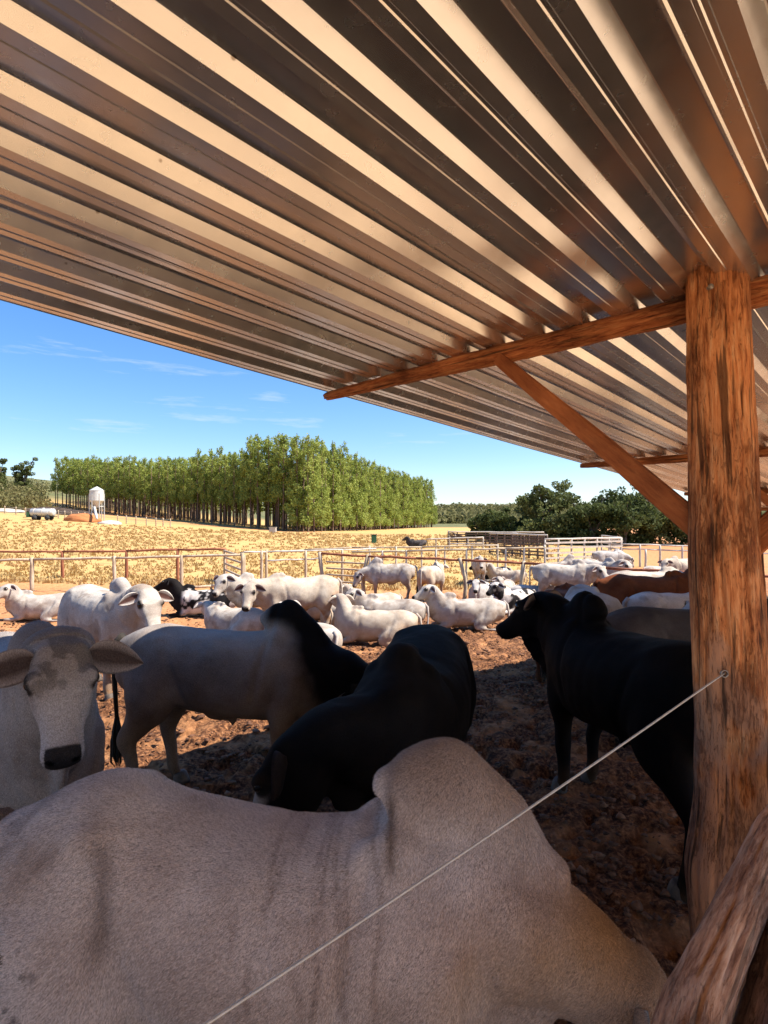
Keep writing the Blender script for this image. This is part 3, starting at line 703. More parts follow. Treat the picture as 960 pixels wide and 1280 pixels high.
    if coat == 'white':
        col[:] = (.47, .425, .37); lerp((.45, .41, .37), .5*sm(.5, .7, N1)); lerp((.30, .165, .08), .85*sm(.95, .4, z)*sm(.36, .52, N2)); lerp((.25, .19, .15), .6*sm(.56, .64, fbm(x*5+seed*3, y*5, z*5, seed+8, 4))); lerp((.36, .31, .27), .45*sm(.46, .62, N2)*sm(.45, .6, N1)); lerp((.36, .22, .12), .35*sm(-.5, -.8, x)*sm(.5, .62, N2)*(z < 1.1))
    elif coat == 'cream':
        col[:] = (.48, .41, .33); lerp((.36, .19, .09), .8*sm(1.0, .5, z)*sm(.36, .55, N2)); lerp((.5, .32, .2), .5*sm(-.45, -.7, x)*sm(.42, .55, N1))
    elif coat == 'greyneck':
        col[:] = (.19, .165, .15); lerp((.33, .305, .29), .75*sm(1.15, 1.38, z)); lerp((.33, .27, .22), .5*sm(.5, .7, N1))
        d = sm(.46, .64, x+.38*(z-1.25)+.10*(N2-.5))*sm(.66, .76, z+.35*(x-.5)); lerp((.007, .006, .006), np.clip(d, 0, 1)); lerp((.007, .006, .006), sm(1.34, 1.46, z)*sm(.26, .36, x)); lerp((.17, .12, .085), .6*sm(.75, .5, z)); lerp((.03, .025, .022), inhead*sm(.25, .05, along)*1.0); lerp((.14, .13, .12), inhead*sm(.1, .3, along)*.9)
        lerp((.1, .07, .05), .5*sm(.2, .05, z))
    elif coat == 'black':
        col[:] = (.0045, .004, .0045); lerp((.010, .0085, .0085), .6*sm(.5, .7, N1))
    elif coat == 'blackface':
        col[:] = (.006, .0055, .006); lerp((.012, .011, .011), .6*sm(.5, .7, N1)); lerp((.34, .32, .30), inhead*sm(.13, .2, along+.03*(N2-.5))*sm(-.02, .02, uph)*1.)
    elif coat == 'darkgrey':
        col[:] = (.055, .05, .05); lerp((.10, .09, .09), .8*sm(.45, .7, N1))
    elif coat == 'brown':
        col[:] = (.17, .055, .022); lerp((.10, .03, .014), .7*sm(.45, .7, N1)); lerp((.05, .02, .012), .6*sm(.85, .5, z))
    elif coat == 'spotted':
        col[:] = (.60, .56, .52); lerp((.014, .013, .014), sm(.475, .50, N1)); lerp((.5, .47, .44), .9*sm(.66, .70, N2)); lerp((.014, .012, .012), sm(.45, .6, x))
    elif coat == 'patched':
        col[:] = (.64, .60, .55); lerp((.02, .018, .018), sm(.53, .55, N1)); lerp((.3, .27, .25), .5*sm(.6, .7, N2))
    elif coat == 'greywhite':
        col[:] = (.46, .43, .40); lerp((.33, .30, .28), .6*sm(.45, .7, N1)); lerp((.58, .55, .51), .5*sm(1.2, 1.4, z)); lerp((.3, .2, .13), .5*sm(.7, .3, z))
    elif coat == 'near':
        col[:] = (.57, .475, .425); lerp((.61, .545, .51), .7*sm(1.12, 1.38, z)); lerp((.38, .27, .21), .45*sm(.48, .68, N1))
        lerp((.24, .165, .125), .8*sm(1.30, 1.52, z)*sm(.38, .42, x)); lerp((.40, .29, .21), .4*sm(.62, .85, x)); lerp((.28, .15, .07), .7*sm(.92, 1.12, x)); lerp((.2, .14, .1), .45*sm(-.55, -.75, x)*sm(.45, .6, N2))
        # old dirty drip streaks down the flank and creases behind the hump
        for i, (xc, wd, z1) in enumerate([(.37, .006, 1.36), (.28, .006, 1.36), (.235, .005, 1.34), (.2, .004, 1.3), (.15, .006, 1.33), (.09, .004, 1.28), (.04, .005, 1.3), (-.02, .004, 1.2), (.31, .006, 1.3)]):
            wob = .02*np.sin(z*7+i*2)+.012*np.sin(z*17+i)
            lerp((.15, .095, .07), .55*np.exp(-((x-xc-wob-.05*(1.3-z))/wd)**2)*sm(z1, z1-.05, z)*sm(.35, .6, fbm(z*9, z*0+i*5, 0, i, 2)+.12))
        lerp((.10, .065, .045), .75*np.exp(-((x-.42-.05*(1.45-z))/.014)**2)*sm(1.22, 1.3, z)*sm(1.46, 1.4, z))
        lerp((.13, .085, .065), .62*np.exp(-((x+.44+.22*(z-1.2)+.04*np.sin(z*9))/.035)**2)*sm(.95, 1.08, z)*sm(1.36, 1.28, z)*sm(.3, .55, N2+.1))
        lerp((.16, .11, .085), .5*np.exp(-((x+.62-.35*(z-1.2))/.03)**2)*sm(.9, 1.05, z)*sm(1.34, 1.26, z)*sm(.3, .55, N2))
        lerp((.03, .02, .016), .9*sm(.74, .78, vnoise(x*34, y*34, z*34, 5))*sm(-.45, -.7, x)*sm(1.12, 1.05, z))
    elif coat == 'face':
        col[:] = (.33, .30, .28); lerp((.25, .22, .20), .5*sm(.45, .7, N1)); lerp((.16, .14, .135), .7*sm(1.32, 1.5, z)*(~inhead))
        lerp((.42, .38, .36), inhead*sm(.12, .3, along)*.9)
        pm = fbm(along*11+3, lat*11, 0, 13, 3)
        lerp((.09, .08, .075), inhead*sm(.47, .51, pm+.10*sm(.12, 0, along))*sm(.30, .12, along)*(uph > 0)*.6)
    if coat not in ('black', 'blackface', 'near', 'greyneck', 'face') and coat != 'spotted':
        lerp((.33, .29, .27) if coat in ('white', 'cream', 'greywhite', 'patched') else tuple(col.mean(0)), .35*humpm)
        lerp((.4, .36, .33) if coat in ('white', 'cream', 'greywhite', 'patched') else tuple(col.mean(0)), inhead*.3*sm(.2, 0, along))
    # muzzle, eye rims, nostrils, hooves, ears
    lerp((.012, .01, .01), inhead*sm(.455, .468, along+.25*np.clip(-uph, 0, .2)*0)*(np.abs(lat) < .072)*(uph > -.035)*.95)
    for s in (-1, 1):
        q = Hm+(hn*.155+sn*(s*.134)+hun*.05)*hk; d = np.linalg.norm((X-q)/hk*np.array([1, 1, 1.]), axis=1); lerp((.02, .017, .015), sm(.066, .042, d)*.95)
        q = Hm+(hn*.52+sn*(s*.05)+hun*.035)*hk; d = np.linalg.norm((X-q)/hk, axis=1); lerp((.001, .001, .001), sm(.024, .014, d))
    kinds = np.array([0]*nb_+[1 if a[0] == 'ear' else 2 for a in ac]); info = [(0, 0, 0)]*nb_+[a[1:] for a in ac]
    inf = np.array([(float(a), float(b), float(c)) for a, b, c in info])
    bc = np.array({'white': (.5, .46, .42), 'cream': (.5, .43, .36), 'greyneck': (.10, .09, .085), 'near': (.3, .24, .2), 'face': (.22, .19, .18), 'greywhite': (.35, .32, .3), 'patched': (.5, .46, .42), 'brown': (.12, .04, .02)}.get(coat, (.014, .012, .012)))
    em = kinds == 1; col[em] = bc
    inner = em&(inf[:, 1] > .1); col[inner] = np.array((.075, .04, .032) if coat != 'face' else (.085, .062, .055)) if coat not in ('white', 'cream') else np.array((.12, .06, .05)); 
    rim = em&(inf[:, 2] > .8); col[rim] = bc*1.35 if coat != 'black' else (.22, .16, .12)
    tm = kinds == 2; col[tm] = {'near': (.2, .16, .14), 'face': (.2, .18, .17), 'greyneck': (.05, .045, .04)}.get(coat, tuple(bc))
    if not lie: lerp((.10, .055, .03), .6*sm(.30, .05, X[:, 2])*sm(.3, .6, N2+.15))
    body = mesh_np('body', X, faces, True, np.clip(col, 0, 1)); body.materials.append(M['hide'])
    bpy.data.meshes.remove(me)
    out = dict(body=body, parts=[])
    for s in (-1, 1):
        mb = MB(); vv, ff = [], []; q = P+(h*.158+side*(s*.133)+hu*.056)*hk; ball(vv, ff, q, (.026*hk, .024*hk, .026*hk)); mb.add(vv, ff)
        m_ = mb.me('eye'); m_.materials.append(M['eye']); out['parts'].append(('eye', m_))
    for (hx, hy, hz) in hooves:
        mb = MB(); vv, ff = [], []
        loft(vv, ff, [(hx-.01, hy, .085, .046, .05, .046), (hx, hy, .05, .054, .066, .052), (hx+.008, hy, -.005, .06, .078, .056)], ref=Vector((1, 0, 0)), n=12, sub=2)
        mb.add(vv, ff); m_ = mb.me('hoof'); m_.materials.append(M['hoof']); out['parts'].append(('hoof', m_))
    mb = MB()
    for k in range(14):
        a = k*.9; r = .012+.016*(k % 3)/2
        pp = [(p[0]+math.cos(a)*r*w, p[1]+math.sin(a)*r*w, p[2]-.02*(k % 4)*w) for p, w in zip(tf, (.3, 1.3, 1.6, .7))]
        mb.tube(pp, [.006, .011, .009, .002], 5)
    m_ = mb.me('tail_tuft'); m_.materials.append(M['tuft']); out['parts'].append(('tail_tuft', m_))
    return out
CACHE = {}
def place_bull(kind, key, x, y, deg, label, group=None, scale=1., z=None, name=None, cat='bull', **kw):
    if key not in CACHE: CACHE[key] = bull(**kw)
    d = CACHE[key]
    nm = name or ('calf' if scale < .8 else 'bull')
    r = empty(nm, (x, y, T(x, y) if z is None else z), math.radians(deg)); r.scale = (scale,)*3
    tag(r, label, cat, group)
    link('body', d['body'], r)
    for n_, m_ in d['parts']: link(n_, m_, r)
    return r
def fur(root, key, N, length, seed, view):
    """short hair lying back along the body, as thin tapered blades rooted in the skin"""
    me = CACHE[key]['body']; rng = np.random.default_rng(seed)
    co = arr(me); me.calc_loop_triangles(); nt_ = len(me.loop_triangles); ti = np.empty(nt_*3, np.int32); me.loop_triangles.foreach_get('vertices', ti); ti = ti.reshape(-1, 3)
    a, b, c = co[ti[:, 0]], co[ti[:, 1]], co[ti[:, 2]]; cr_ = np.cross(b-a, c-a); ar = np.linalg.norm(cr_, axis=1)/2; nn = cr_/(2*ar[:, None]+1e-12)
    cen = (a+b+c)/3; vd = np.array(view)-cen; vd /= np.linalg.norm(vd, axis=1)[:, None]; w = ar*((nn*vd).sum(1) > -.25)*(cen[:, 2] > .6); w = w/w.sum()
    i = rng.choice(nt_, N, p=w); u, v = rng.random(N), rng.random(N); fl = u+v > 1; u[fl] = 1-u[fl]; v[fl] = 1-v[fl]
    p = a[i]+(b[i]-a[i])*u[:, None]+(c[i]-a[i])*v[:, None]; n_ = nn[i]
    cols = np.empty(len(me.vertices)*4, np.float32); me.color_attributes['Col'].data.foreach_get('color', cols); cols = cols.reshape(-1, 4)[ti[i, 0], :3]
    sw = fbm(p[:, 0]*3, p[:, 1]*3, p[:, 2]*3, 5, 2)-.5
    d = np.stack([-.75+sw*1.2, 0*sw, -.65-sw*.8], -1)+rng.normal(0, .22, (N, 3)); d -= n_*(d*n_).sum(1)[:, None]; d /= np.linalg.norm(d, axis=1)[:, None]
    d = d+n_*(.22+.2*rng.random(N))[:, None]; sd = np.cross(d, n_); sd /= np.linalg.norm(sd, axis=1)[:, None]
    L = length*(.6+.7*rng.random(N))[:, None]; hw_ = .0007
    V = np.stack([p-sd*hw_-n_*.0008, p+sd*hw_-n_*.0008, p+d*L], 1).reshape(-1, 3)
    br = (.35+1.15*rng.random(N)**1.2)[:, None]; cc = np.repeat(np.clip(cols*br, 0, 1), 3, axis=0)
    m_ = mesh_np('hair_coat', V, np.arange(N*3).reshape(-1, 3), False, cc); m_.materials.append(M['hair'])
    o = link('hair_coat', m_, root); o['kind'] = 'stuff'; return o
hm, hn_, hl_, hb_ = NT('hair_strands', .6, 0, .2); hv = hn_.new('ShaderNodeVertexColor'); hv.layer_name = 'Col'; hl_.new(hv.outputs[0], hb_.inputs['Base Color']); M['hair'] = hm
GA = 'cattle gathered in the dirt pen'
# --- foreground
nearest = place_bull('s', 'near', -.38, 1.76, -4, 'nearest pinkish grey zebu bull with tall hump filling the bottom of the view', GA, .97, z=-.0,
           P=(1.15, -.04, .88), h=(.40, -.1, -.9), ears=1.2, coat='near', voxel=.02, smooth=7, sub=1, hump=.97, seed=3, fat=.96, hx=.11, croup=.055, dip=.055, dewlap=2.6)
facing = place_bull('s', 'face', -2.17, 3.3, -48, 'grey bull at left edge looking into the camera with patchy forehead and black muzzle', GA, 1.06, z=0,
           P=(1.08, -.02, 1.525), h=(.56, -.11, -.80), hk=.84, coat='face', voxel=.015, smooth=7, sub=1, seed=5, ears=.05)
place_bull('s', 'graze', px(286, 4.45), 4.5, -3, 'grey bull with black hump and neck lowering its head beside the black bull', GA, 1.0, z=0,
           P=(1.20, -.14, .86), h=(.02, -.28, -.95), coat='greyneck', voxel=.022, smooth=7, sub=1, seed=9, legs=((.02, -.08), (.10, -.08)), tailside=.06, hump=.95)
place_bull('s', 'bend', .20, 3.52, 257, 'black bull in the centre bending its grey blazed head to the ground', GA, 1.06, z=0,
           P=(1.0, -.36, 1.09), h=(.02, -.42, -.90), coat='blackface', voxel=.022, smooth=7, sub=1, seed=12, hump=.36, hw=2.3, legs=((0, .1), (0, -.1)), fat=1.02)
place_bull('s', 'blackR', 1.74, 3.98, 103, 'large black bull standing in the shade beside the big post facing away to the left', GA, 1.06, z=0,
           P=(.93, .10, 1.42), h=(.66, .42, -.60), dewlap=1.5, coat='black', voxel=.022, smooth=7, sub=1, seed=14, hump=.88, legs=((0, .1), (-.1, .12)), ears=-.25, fat=1.1)
place_bull('s', 'darkB', px(862, 5.5), 5.55, 8, 'dark grey bull whose back shows behind the large black bull', GA, 1.0,
           P=(1.18, -.04, 1.3), h=(.7, -.2, -.7), coat='darkgrey', voxel=.026, sub=1, seed=15, hump=.5)
fur(nearest, 'near', 230000, .011, 1, (.4, -1.8, 2.2))
fur(facing, 'face', 60000, .010, 2, (2.6, -.5, 2.2))
# --- middle and far cattle: (key, u, Y, heading, scale, label, parameters)
ST = dict(pose='stand', voxel=.034, smooth=5)
LI = dict(pose='lie', voxel=.034, smooth=5)
LP = (.95, .0, .98); LH = (.80, .05, -.55)
CAT = [
 ('cowL', 130, 7.3, -38, 1.0, 'white standing bull at left with lowered ears facing the camera in full sun', dict(ST, voxel=.024, sub=1, P=(1.06, .02, 1.36), h=(.50, -.10, -.80), coat='white', seed=21, ears=.15, hump=.75, legs=((.05, -.08), (.06, -.08)))),
 ('lieL', 54, 15.2, 186, .98, 'white bull lying alone at far left with its head turned to the camera', dict(LI, P=(.80, .18, .98), h=(.45, .65, -.5), coat='white', seed=22, hump=.5)),
 ('lieSpot', 256, 16.4, 180, 1.08, 'black and white speckled bull lying down in front of the pale rail fence', dict(LI, P=LP, h=(.85, .1, -.45), coat='spotted', seed=3, hump=.6)),
 ('lieB', 292, 12.6, 150, 1.0, 'white bull lying with its back to the camera left of the standing white bull', dict(LI, P=(.95, -.1, .72), h=(.7, -.5, -.5), coat='white', seed=24, hump=.35)),
 ('standK', 372, 12.4, 204, 1.06, 'white bull standing in sun with orange stained flank behind the black hump', dict(ST, voxel=.03, P=(1.04, .22, 1.22), h=(.25, .45, -.85), coat='cream', seed=25, hump=.45, ears=.1, legs=((.0, .1), (.1, -.08)))),
 ('standM', 330, 13.9, 215, 1.0, 'white faced bull peering out behind the standing white bull', dict(ST, P=(1.08, .15, 1.42), h=(.55, .35, -.75), coat='white', seed=36, hump=.7)),
 ('lieC', 388, 9.9, 128, .9, 'white bull lying just beyond the black hump showing only its rump', dict(LI, P=LP, h=LH, coat='white', seed=27, hump=.35)),
 ('lieD', 470, 11.9, 172, .98, 'cream bull lying in the sun in front of the resting group with head raised away', dict(LI, P=(.82, -.14, .98), h=(.55, -.7, -.25), coat='cream', seed=28, hump=.35)),
 ('lieE', 424, 13.6, 118, 1.0, 'white bull lying second from the standing white bull with rump to the camera', dict(LI, P=LP, h=LH, coat='cream', seed=29, hump=.4)),
 ('lieE', 408, 15.4, 160, 1.0, 'white bull lying at the back left of the resting group', None),
 ('lieF', 486, 14.2, 165, 1.04, 'white bull lying behind the cream one with its head turned left', dict(LI, P=(.86, .10, .92), h=(.5, .6, -.6), coat='white', seed=31, hump=.5)),
 ('lieD', 466, 16.4, 200, .95, 'white bull lying farthest back in the resting group with ears showing', None),
 ('standL', 487, 20.6, 178, 1.04, 'white bull standing side on behind the resting group with head hanging low', dict(ST, P=(1.12, .1, 1.0), h=(.3, .2, -.9), coat='white', seed=33, hump=.9)),
 ('standR', 540, 20.2, 62, 1.0, 'white bull with a dark ear standing with its rump to the camera', dict(ST, P=(1.06, .1, 1.25), h=(.6, .3, -.7), coat='cream', seed=34, hump=.5)),
 ('lieG', 584, 14.3, 178, 1.06, 'white bull lying alone right of the resting group with head raised to the left', dict(LI, P=(.90, .02, 1.0), h=(.82, .25, -.5), coat='white', seed=35, hump=.6)),
 ('lieH', 600, 19.6, 250, 1.0, 'grey white bull lying head on behind the crooked fence post', dict(LI, P=(.86, .02, .9), h=(.75, .1, -.6), coat='greywhite', seed=40, hump=.5)),
 ('standF', 599, 26.0, 265, .95, 'white bull standing straight on under the brown rail in the distance', dict(ST, P=(1.02, 0, 1.36), h=(.55, 0, -.8), coat='white', seed=41, hump=.6)),
 ('lieP', 618, 27.0, 200, 1.0, 'black and white patched bull lying in the distance under the brown rail', dict(LI, P=LP, h=LH, coat='patched', seed=44, hump=.4)),
 ('lieE', 634, 26.0, 150, .95, 'cream bull lying rightmost in the distance by the straight post', None),
 ('lieF', 629, 21.2, 240, .95, 'white bull lying between the two crooked posts', None),
 ('lieP', 645, 17.6, 215, .95, 'black and white bull lying at the foot of the second crooked post', None),
 ('lieS', 668, 19.0, 10, 1.0, 'white bull lying next to the second crooked post with faint grey patches', dict(LI, P=LP, h=LH, coat='greywhite', seed=47, hump=.4)),
 ('standW', 704, 18.6, -14, 1.10, 'big white bull standing side on behind the black bull head', dict(ST, voxel=.03, P=(1.02, -.12, 1.26), h=(.45, -.4, -.75), coat='white', seed=48, hump=.7, ears=.1)),
 ('standF', 748, 20.3, 300, 1.12, 'white bull with dark ears standing face on beside the big white bull', None),
 ('standL', 724, 25.4, 185, .95, 'white bull standing half hidden behind the brown rail', None),
 ('standG', 762, 29.5, 6, 1.0, 'pale grey bull standing with lowered head in front of the slatted panels', dict(ST, P=(1.18, 0, .95), h=(.3, 0, -.95), coat='greywhite', seed=52, hump=.5)),
 ('lieF', 822, 28.0, 20, .95, 'white bull lying in sunlit soil beyond the brown rail', None),
 ('standR', 852, 24.5, 200, 1.0, 'white bull at the post edge standing beyond the brown rail', None),
 ('brown', 812, 10.6, 2, 1.1, 'reddish brown bull standing in the middle distance left of the big post', dict(ST, voxel=.026, sub=1, P=(1.1, .1, 1.5), h=(.6, .3, -.7), coat='brown', seed=54, hump=.35)),
 ('standX', 812, 13.0, 6, 1.16, 'white bull standing directly behind the reddish brown bull', dict(ST, P=(1.16, .1, 1.1), h=(.5, .3, -.8), coat='white', seed=56, hump=.4)),
 ('rear', 738, 7.0, 80, 1.0, 'pale grey bull standing rear on behind the black hump on the right', dict(ST, voxel=.024, sub=1, P=(1.16, 0, .95), h=(.3, 0, -.95), coat='greywhite', seed=57, hump=0)),
 ('brownC', 700, 8.3, 60, .98, 'dark brown bull mostly hidden behind the black bull head', dict(ST, P=(1.16, 0, .95), h=(.3, 0, -.95), coat='brown', seed=58, hump=.2)),
 ('patchM', 846, 8.4, 12, .93, 'black and white patched bull in front of the reddish brown bull', dict(ST, voxel=.028, P=(1.16, 0, 1.2), h=(.5, 0, -.8), coat='patched', seed=63, hump=.3)),
 ('greyR', 985, 6.9, 175, .95, 'grey bull seen past the right side of the big post', dict(ST, voxel=.03, P=(1.16, 0, 1.2), h=(.5, 0, -.8), coat='greywhite', seed=64, hump=.3)),
 ('lieK', 521, 52.0, 180, 1.0, 'dark bull lying in the dry field behind the long pale rails', dict(LI, P=LP, h=LH, coat='darkgrey', seed=71, hump=.4)),
]
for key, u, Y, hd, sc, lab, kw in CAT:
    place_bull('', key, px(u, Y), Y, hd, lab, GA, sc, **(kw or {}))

# ------------------------------------------------------------------ fences and gates
def stake(name, p, h, r, mat, parent, crook=0., n=8, seed=0, lean=0.):
    rd = random.Random(seed*13+5); pts = []
    for i in range(6):
        t = i/5; pts.append((p[0]+crook*math.sin(t*math.pi*1.3)+lean*t+rd.uniform(-.01, .01), p[1]+rd.uniform(-.01, .01), p[2]-.15+(h+.15)*t))
    mb = MB(); mb.tube(pts, [r*1.08*(1-.18*i/5)*rd.uniform(.94, 1.06) for i in range(6)], n)
    o = link(name, mb.me(name), parent, mat); o.location = -Vector(parent.location); return o
def bar(name, a, b, r, mat, parent, sag=.02, n=8, seed=0):
    rd = random.Random(seed*17+3); a = Vector(a); b = Vector(b); L = max(4, int((b-a).length/1.0)); pts = []
    for i in range(L+1):
        t = i/L; p = a.lerp(b, t); pts.append((p.x, p.y, p.z+rd.uniform(-sag, sag)*(0 < i < L)))
    mb = MB(); mb.tube(pts, [r*rd.uniform(.9, 1.1) for _ in pts], n)
    o = link(name, mb.me(name), parent, mat); o.location = -Vector(parent.location); return o
def pt(u, v, Y): return Vector((px(u, Y), Y, pz(v, Y)))
def fence(label, posts, rails, matp, matr, name='rail_fence', rp=.06, rr=.045, crook=0., base=None):
    """posts: (u, v_top, Y); rails: lists of (u, v, Y)"""
    u0, v0, Y0 = posts[0]; r = empty(name, (px(u0, Y0), Y0, T(px(u0, Y0), Y0))); tag(r, label, 'fence')
    for i, (u, v, Y) in enumerate(posts):
        x = px(u, Y); zt = pz(v, Y); g = T(x, Y)
        stake('post', (x, Y, g), zt-g, rp, matp, r, crook=crook*((-1)**i)*(.6+.4*(i % 3)), seed=i+int(u0))
    for k, rl in enumerate(rails):
        P = [pt(*q) for q in rl]
        for i in range(len(P)-1): bar('rail', P[i], P[i+1]+(P[i+1]-P[i]).normalized()*.0, rr, matr, r, seed=i+k*9+int(u0))
    return r
fence('pale log rail fence across the left of the pen with a low ground rail',
      [(-50, 699, 21.4), (40, 697, 21.6), (143, 695, 21.8), (227, 694, 22), (303, 691, 22.2)],
      [[(-60, 702, 21.4), (40, 699.5, 21.6), (143, 697.5, 21.8), (227, 695.5, 22), (303, 693.5, 22.2)], [(200, 735.5, 21.9), (264, 732.5, 22.05), (302, 729, 22.2)]], M['pale_wood'], M['pale_wood'], rp=.075, rr=.05)
fence('reddish log fence behind the pale one at left',
      [(-20, 690, 26), (78, 690, 26), (158, 689, 26.2), (222, 688, 26.4), (282, 686.5, 26.6)],
      [[(-60, 689, 26), (78, 689.5, 26), (158, 689, 26.2)], [(158, 688.5, 26.2), (222, 687, 26.4), (282, 686.5, 26.6)]], M['red_wood'], M['red_wood'], rp=.075, rr=.05)
def gate(label, A, B, zb, zt, nb, mat, diag=False, r=.03, stiles=True, mid=0):
    A = Vector(A); B = Vector(B); o = empty('gate', (A.x, A.y, T(A.x, A.y))); tag(o, label, 'gate')
    a = lambda p, z: (p.x, p.y, z)
    if stiles:
        bar('stile', a(A, zb-.08), a(A, zt+.06), r*1.35, mat, o, 0, seed=1); bar('stile', a(B, zb-.08), a(B, zt+.06), r*1.35, mat, o, 0, seed=2)
    for i in range(nb):
        z = zb+(zt-zb)*i/(nb-1); bar('slat', a(A, z), a(B, z), r, mat, o, .004, seed=i)
    if diag: bar('diagonal_brace', (A.x, A.y-.03, zt), (B.x, B.y-.03, zb), r*.9, mat, o, 0)
    return o
gate('open slatted gate with dark bars standing at the end of the pale left fence', (px(281, 26.5), 26.5, 0), (px(305, 22.4), 22.4, 0), -.35, .82, 5, M['pale_wood'], r=.05)
fence('pale fence with slim posts running from the slatted gate to the dark gate',
      [(327, 688, 22.5), (333, 687, 23.5), (382, 688, 24), (428, 687, 25)],
      [[(305, 690, 22.4), (333, 690, 23.5), (382, 688.6, 24), (428, 687, 25), (470, 686, 27)], [(333, 701, 23.5), (382, 699, 24), (400, 698, 24)]], M['pale_wood'], M['grey_wood'], rp=.06, rr=.035)
gate('long pale pole gate with thin diagonal between dark post and leaning post', (px(408, 22.2), 22.2, 0), (px(456, 21.2), 21.2, 0), -.15, .62, 4, M['pale_wood'], r=.035, stiles=False)
fence('brown pole fence with crooked pale posts crossing the pen in front of the far cattle',
      [(401, 690, 21), (457, 693, 20.8), (578, 697.5, 20.2), (653, 701, 19.6), (757, 708, 18.6), (880, 714, 17.6)],
      [[(399, 691.5, 21), (457, 695, 20.8), (520, 697.6, 20.6), (578, 700, 20.2), (653, 704, 19.6), (757, 710, 18.6), (880, 717, 17.6), (1000, 722, 17)]], M['pale_wood'], M['red_wood'], rp=.075, rr=.045, crook=.09)
fence('nearer long pale rail fence with slim posts behind the standing white bulls',
      [(478, 688, 27.5), (508, 687.5, 27.3), (545, 687, 27), (583, 686, 27), (632, 684.5, 27), (655, 684, 27), (681, 681, 27)],
      [[(440, 690, 27.8), (508, 689, 27.3), (583, 687, 27), (632, 685.5, 27), (682, 684, 27)]], M['grey_wood'], M['pale_wood'], rp=.055, rr=.05)
fence('second long pale rail fence behind the nearer one',
      [(462, 682, 34), (495, 683, 34), (527, 683, 34), (556, 683, 34), (590, 682.5, 34), (622, 680, 34)],
      [[(300, 691, 35), (380, 687.5, 34.6), (440, 684.5, 34.2), (527, 684, 34), (622, 681.6, 34)]], M['grey_wood'], M['pale_wood'], rp=.055, rr=.05)
fence('farthest pale rail fence in front of the dry field on the right',
      [(545, 673, 50), (562, 671, 50), (585, 673, 50), (604, 671, 50)],
      [[(533, 674.2, 50), (562, 673, 50), (604, 671.5, 50)], [(561, 680, 50), (604, 679, 50)]], M['grey_wood'], M['white_wood'], rp=.06, rr=.06)
fence('pale post and rail fence on the right in front of the dark trees',
      [(800, 680.5, 34), (807, 687, 31), (825, 681, 34), (853, 682, 34), (905, 684, 34), (950, 686, 34), (990, 686, 34)],
      [[(778, 680, 34), (825, 681.5, 34), (905, 684, 34), (1000, 687, 34)], [(778, 686, 34), (825, 687.5, 34), (905, 690, 34), (1000, 693, 34)]], M['grey_wood'], M['white_wood'], rp=.07, rr=.045)
# boarded handling pens
def panels(label, A, B, nb, posts, zt, zb, matp, mats, r=.05, bh=.11, cap=None):
    A = Vector(A); B = Vector(B); o = empty('boarded_pen', (A.x, A.y, T(A.x, A.y))); tag(o, label, 'fence')
    d = (B-A); L = d.length; dn = d.normalized(); ang = math.atan2(dn.y, dn.x); Mr = Matrix.Rotation(ang, 3, 'Z'); nrm = Vector((-dn.y, dn.x, 0))
    for i in range(posts):
        p = A+d*i/(posts-1); stake('post', (p.x, p.y, T(p.x, p.y)), zt-T(p.x, p.y)+.05, r*1.3, matp, o, seed=i)
    for i in range(posts-1):
        p = A+d*(i+.5)/(posts-1)
        for k in range(nb):
            z = zb+(zt-.15-zb)*k/(nb-1); mb = MB(); mb.box((0, 0, 0), (L/(posts-1)-.06*(k % 2), .03, bh), Mr)
            q = p-nrm*(r*1.3+.02); s_ = link('board', mb.me('board', False), o, mats); s_.location = Vector((q.x, q.y, z+random.uniform(-.015, .015)))-Vector(o.location); s_.rotation_euler = (0, random.uniform(-.015, .015), 0)
    if cap: bar('top_rail', (A.x, A.y, zt+.07), (B.x, B.y, zt+.07), .06, cap, o)
    return o
panels('whitewashed boarded pen with five slats right of the dark pens', (px(681, 33), 33, 0), (px(776, 36), 36, 0), 5, 7, 1.12, -.25, M['grey_wood'], M['white_wood'], cap=M['white_wood'])
panels('whitewashed boarded side of the pen turning away on the right', (px(777, 36.1), 36.1, 0), (px(752, 42), 42, 0), 5, 3, 1.12, -.2, M['grey_wood'], M['white_wood'], cap=M['white_wood'])
panels('dark boarded cattle pens in front of the right hand trees', (px(612, 44), 44, 0), (px(684, 38), 38, 0), 6, 8, 1.25, -.1, M['dark_wood'], M['dark_wood'], cap=M['white_wood'])
panels('dark boarded pen farthest back under the trees', (px(560, 54), 54, 0), (px(680, 52), 52, 0), 5, 11, 1.2, .1, M['dark_wood'], M['dark_wood'], cap=M['white_wood'])
panels('dark boarded run joining the two dark pens', (px(640, 50), 50, 0), (px(655, 41), 41, 0), 5, 5, 1.2, 0, M['dark_wood'], M['dark_wood'], cap=M['grey_wood'])
# loading ramp
r = empty('loading_ramp', (px(566, 62), 62, T(px(566, 62), 62))); tag(r, 'dark sloping cattle loading ramp beside the far hill view', 'ramp')
for k in range(4): bar('rail', pt(560, 664+k*2.2, 62), pt(577, 670+k*1.2, 62), .06, M['dark_wood'], r, seed=k)
bar('post', pt(560.5, 663, 61.9), pt(560.5, 675, 61.9), .09, M['grey_wood'], r); bar('post', pt(569, 667, 61.9), pt(569, 675, 61.9), .08, M['grey_wood'], r); bar('post', pt(577, 669, 61.9), pt(577, 675, 61.9), .08, M['dark_wood'], r)
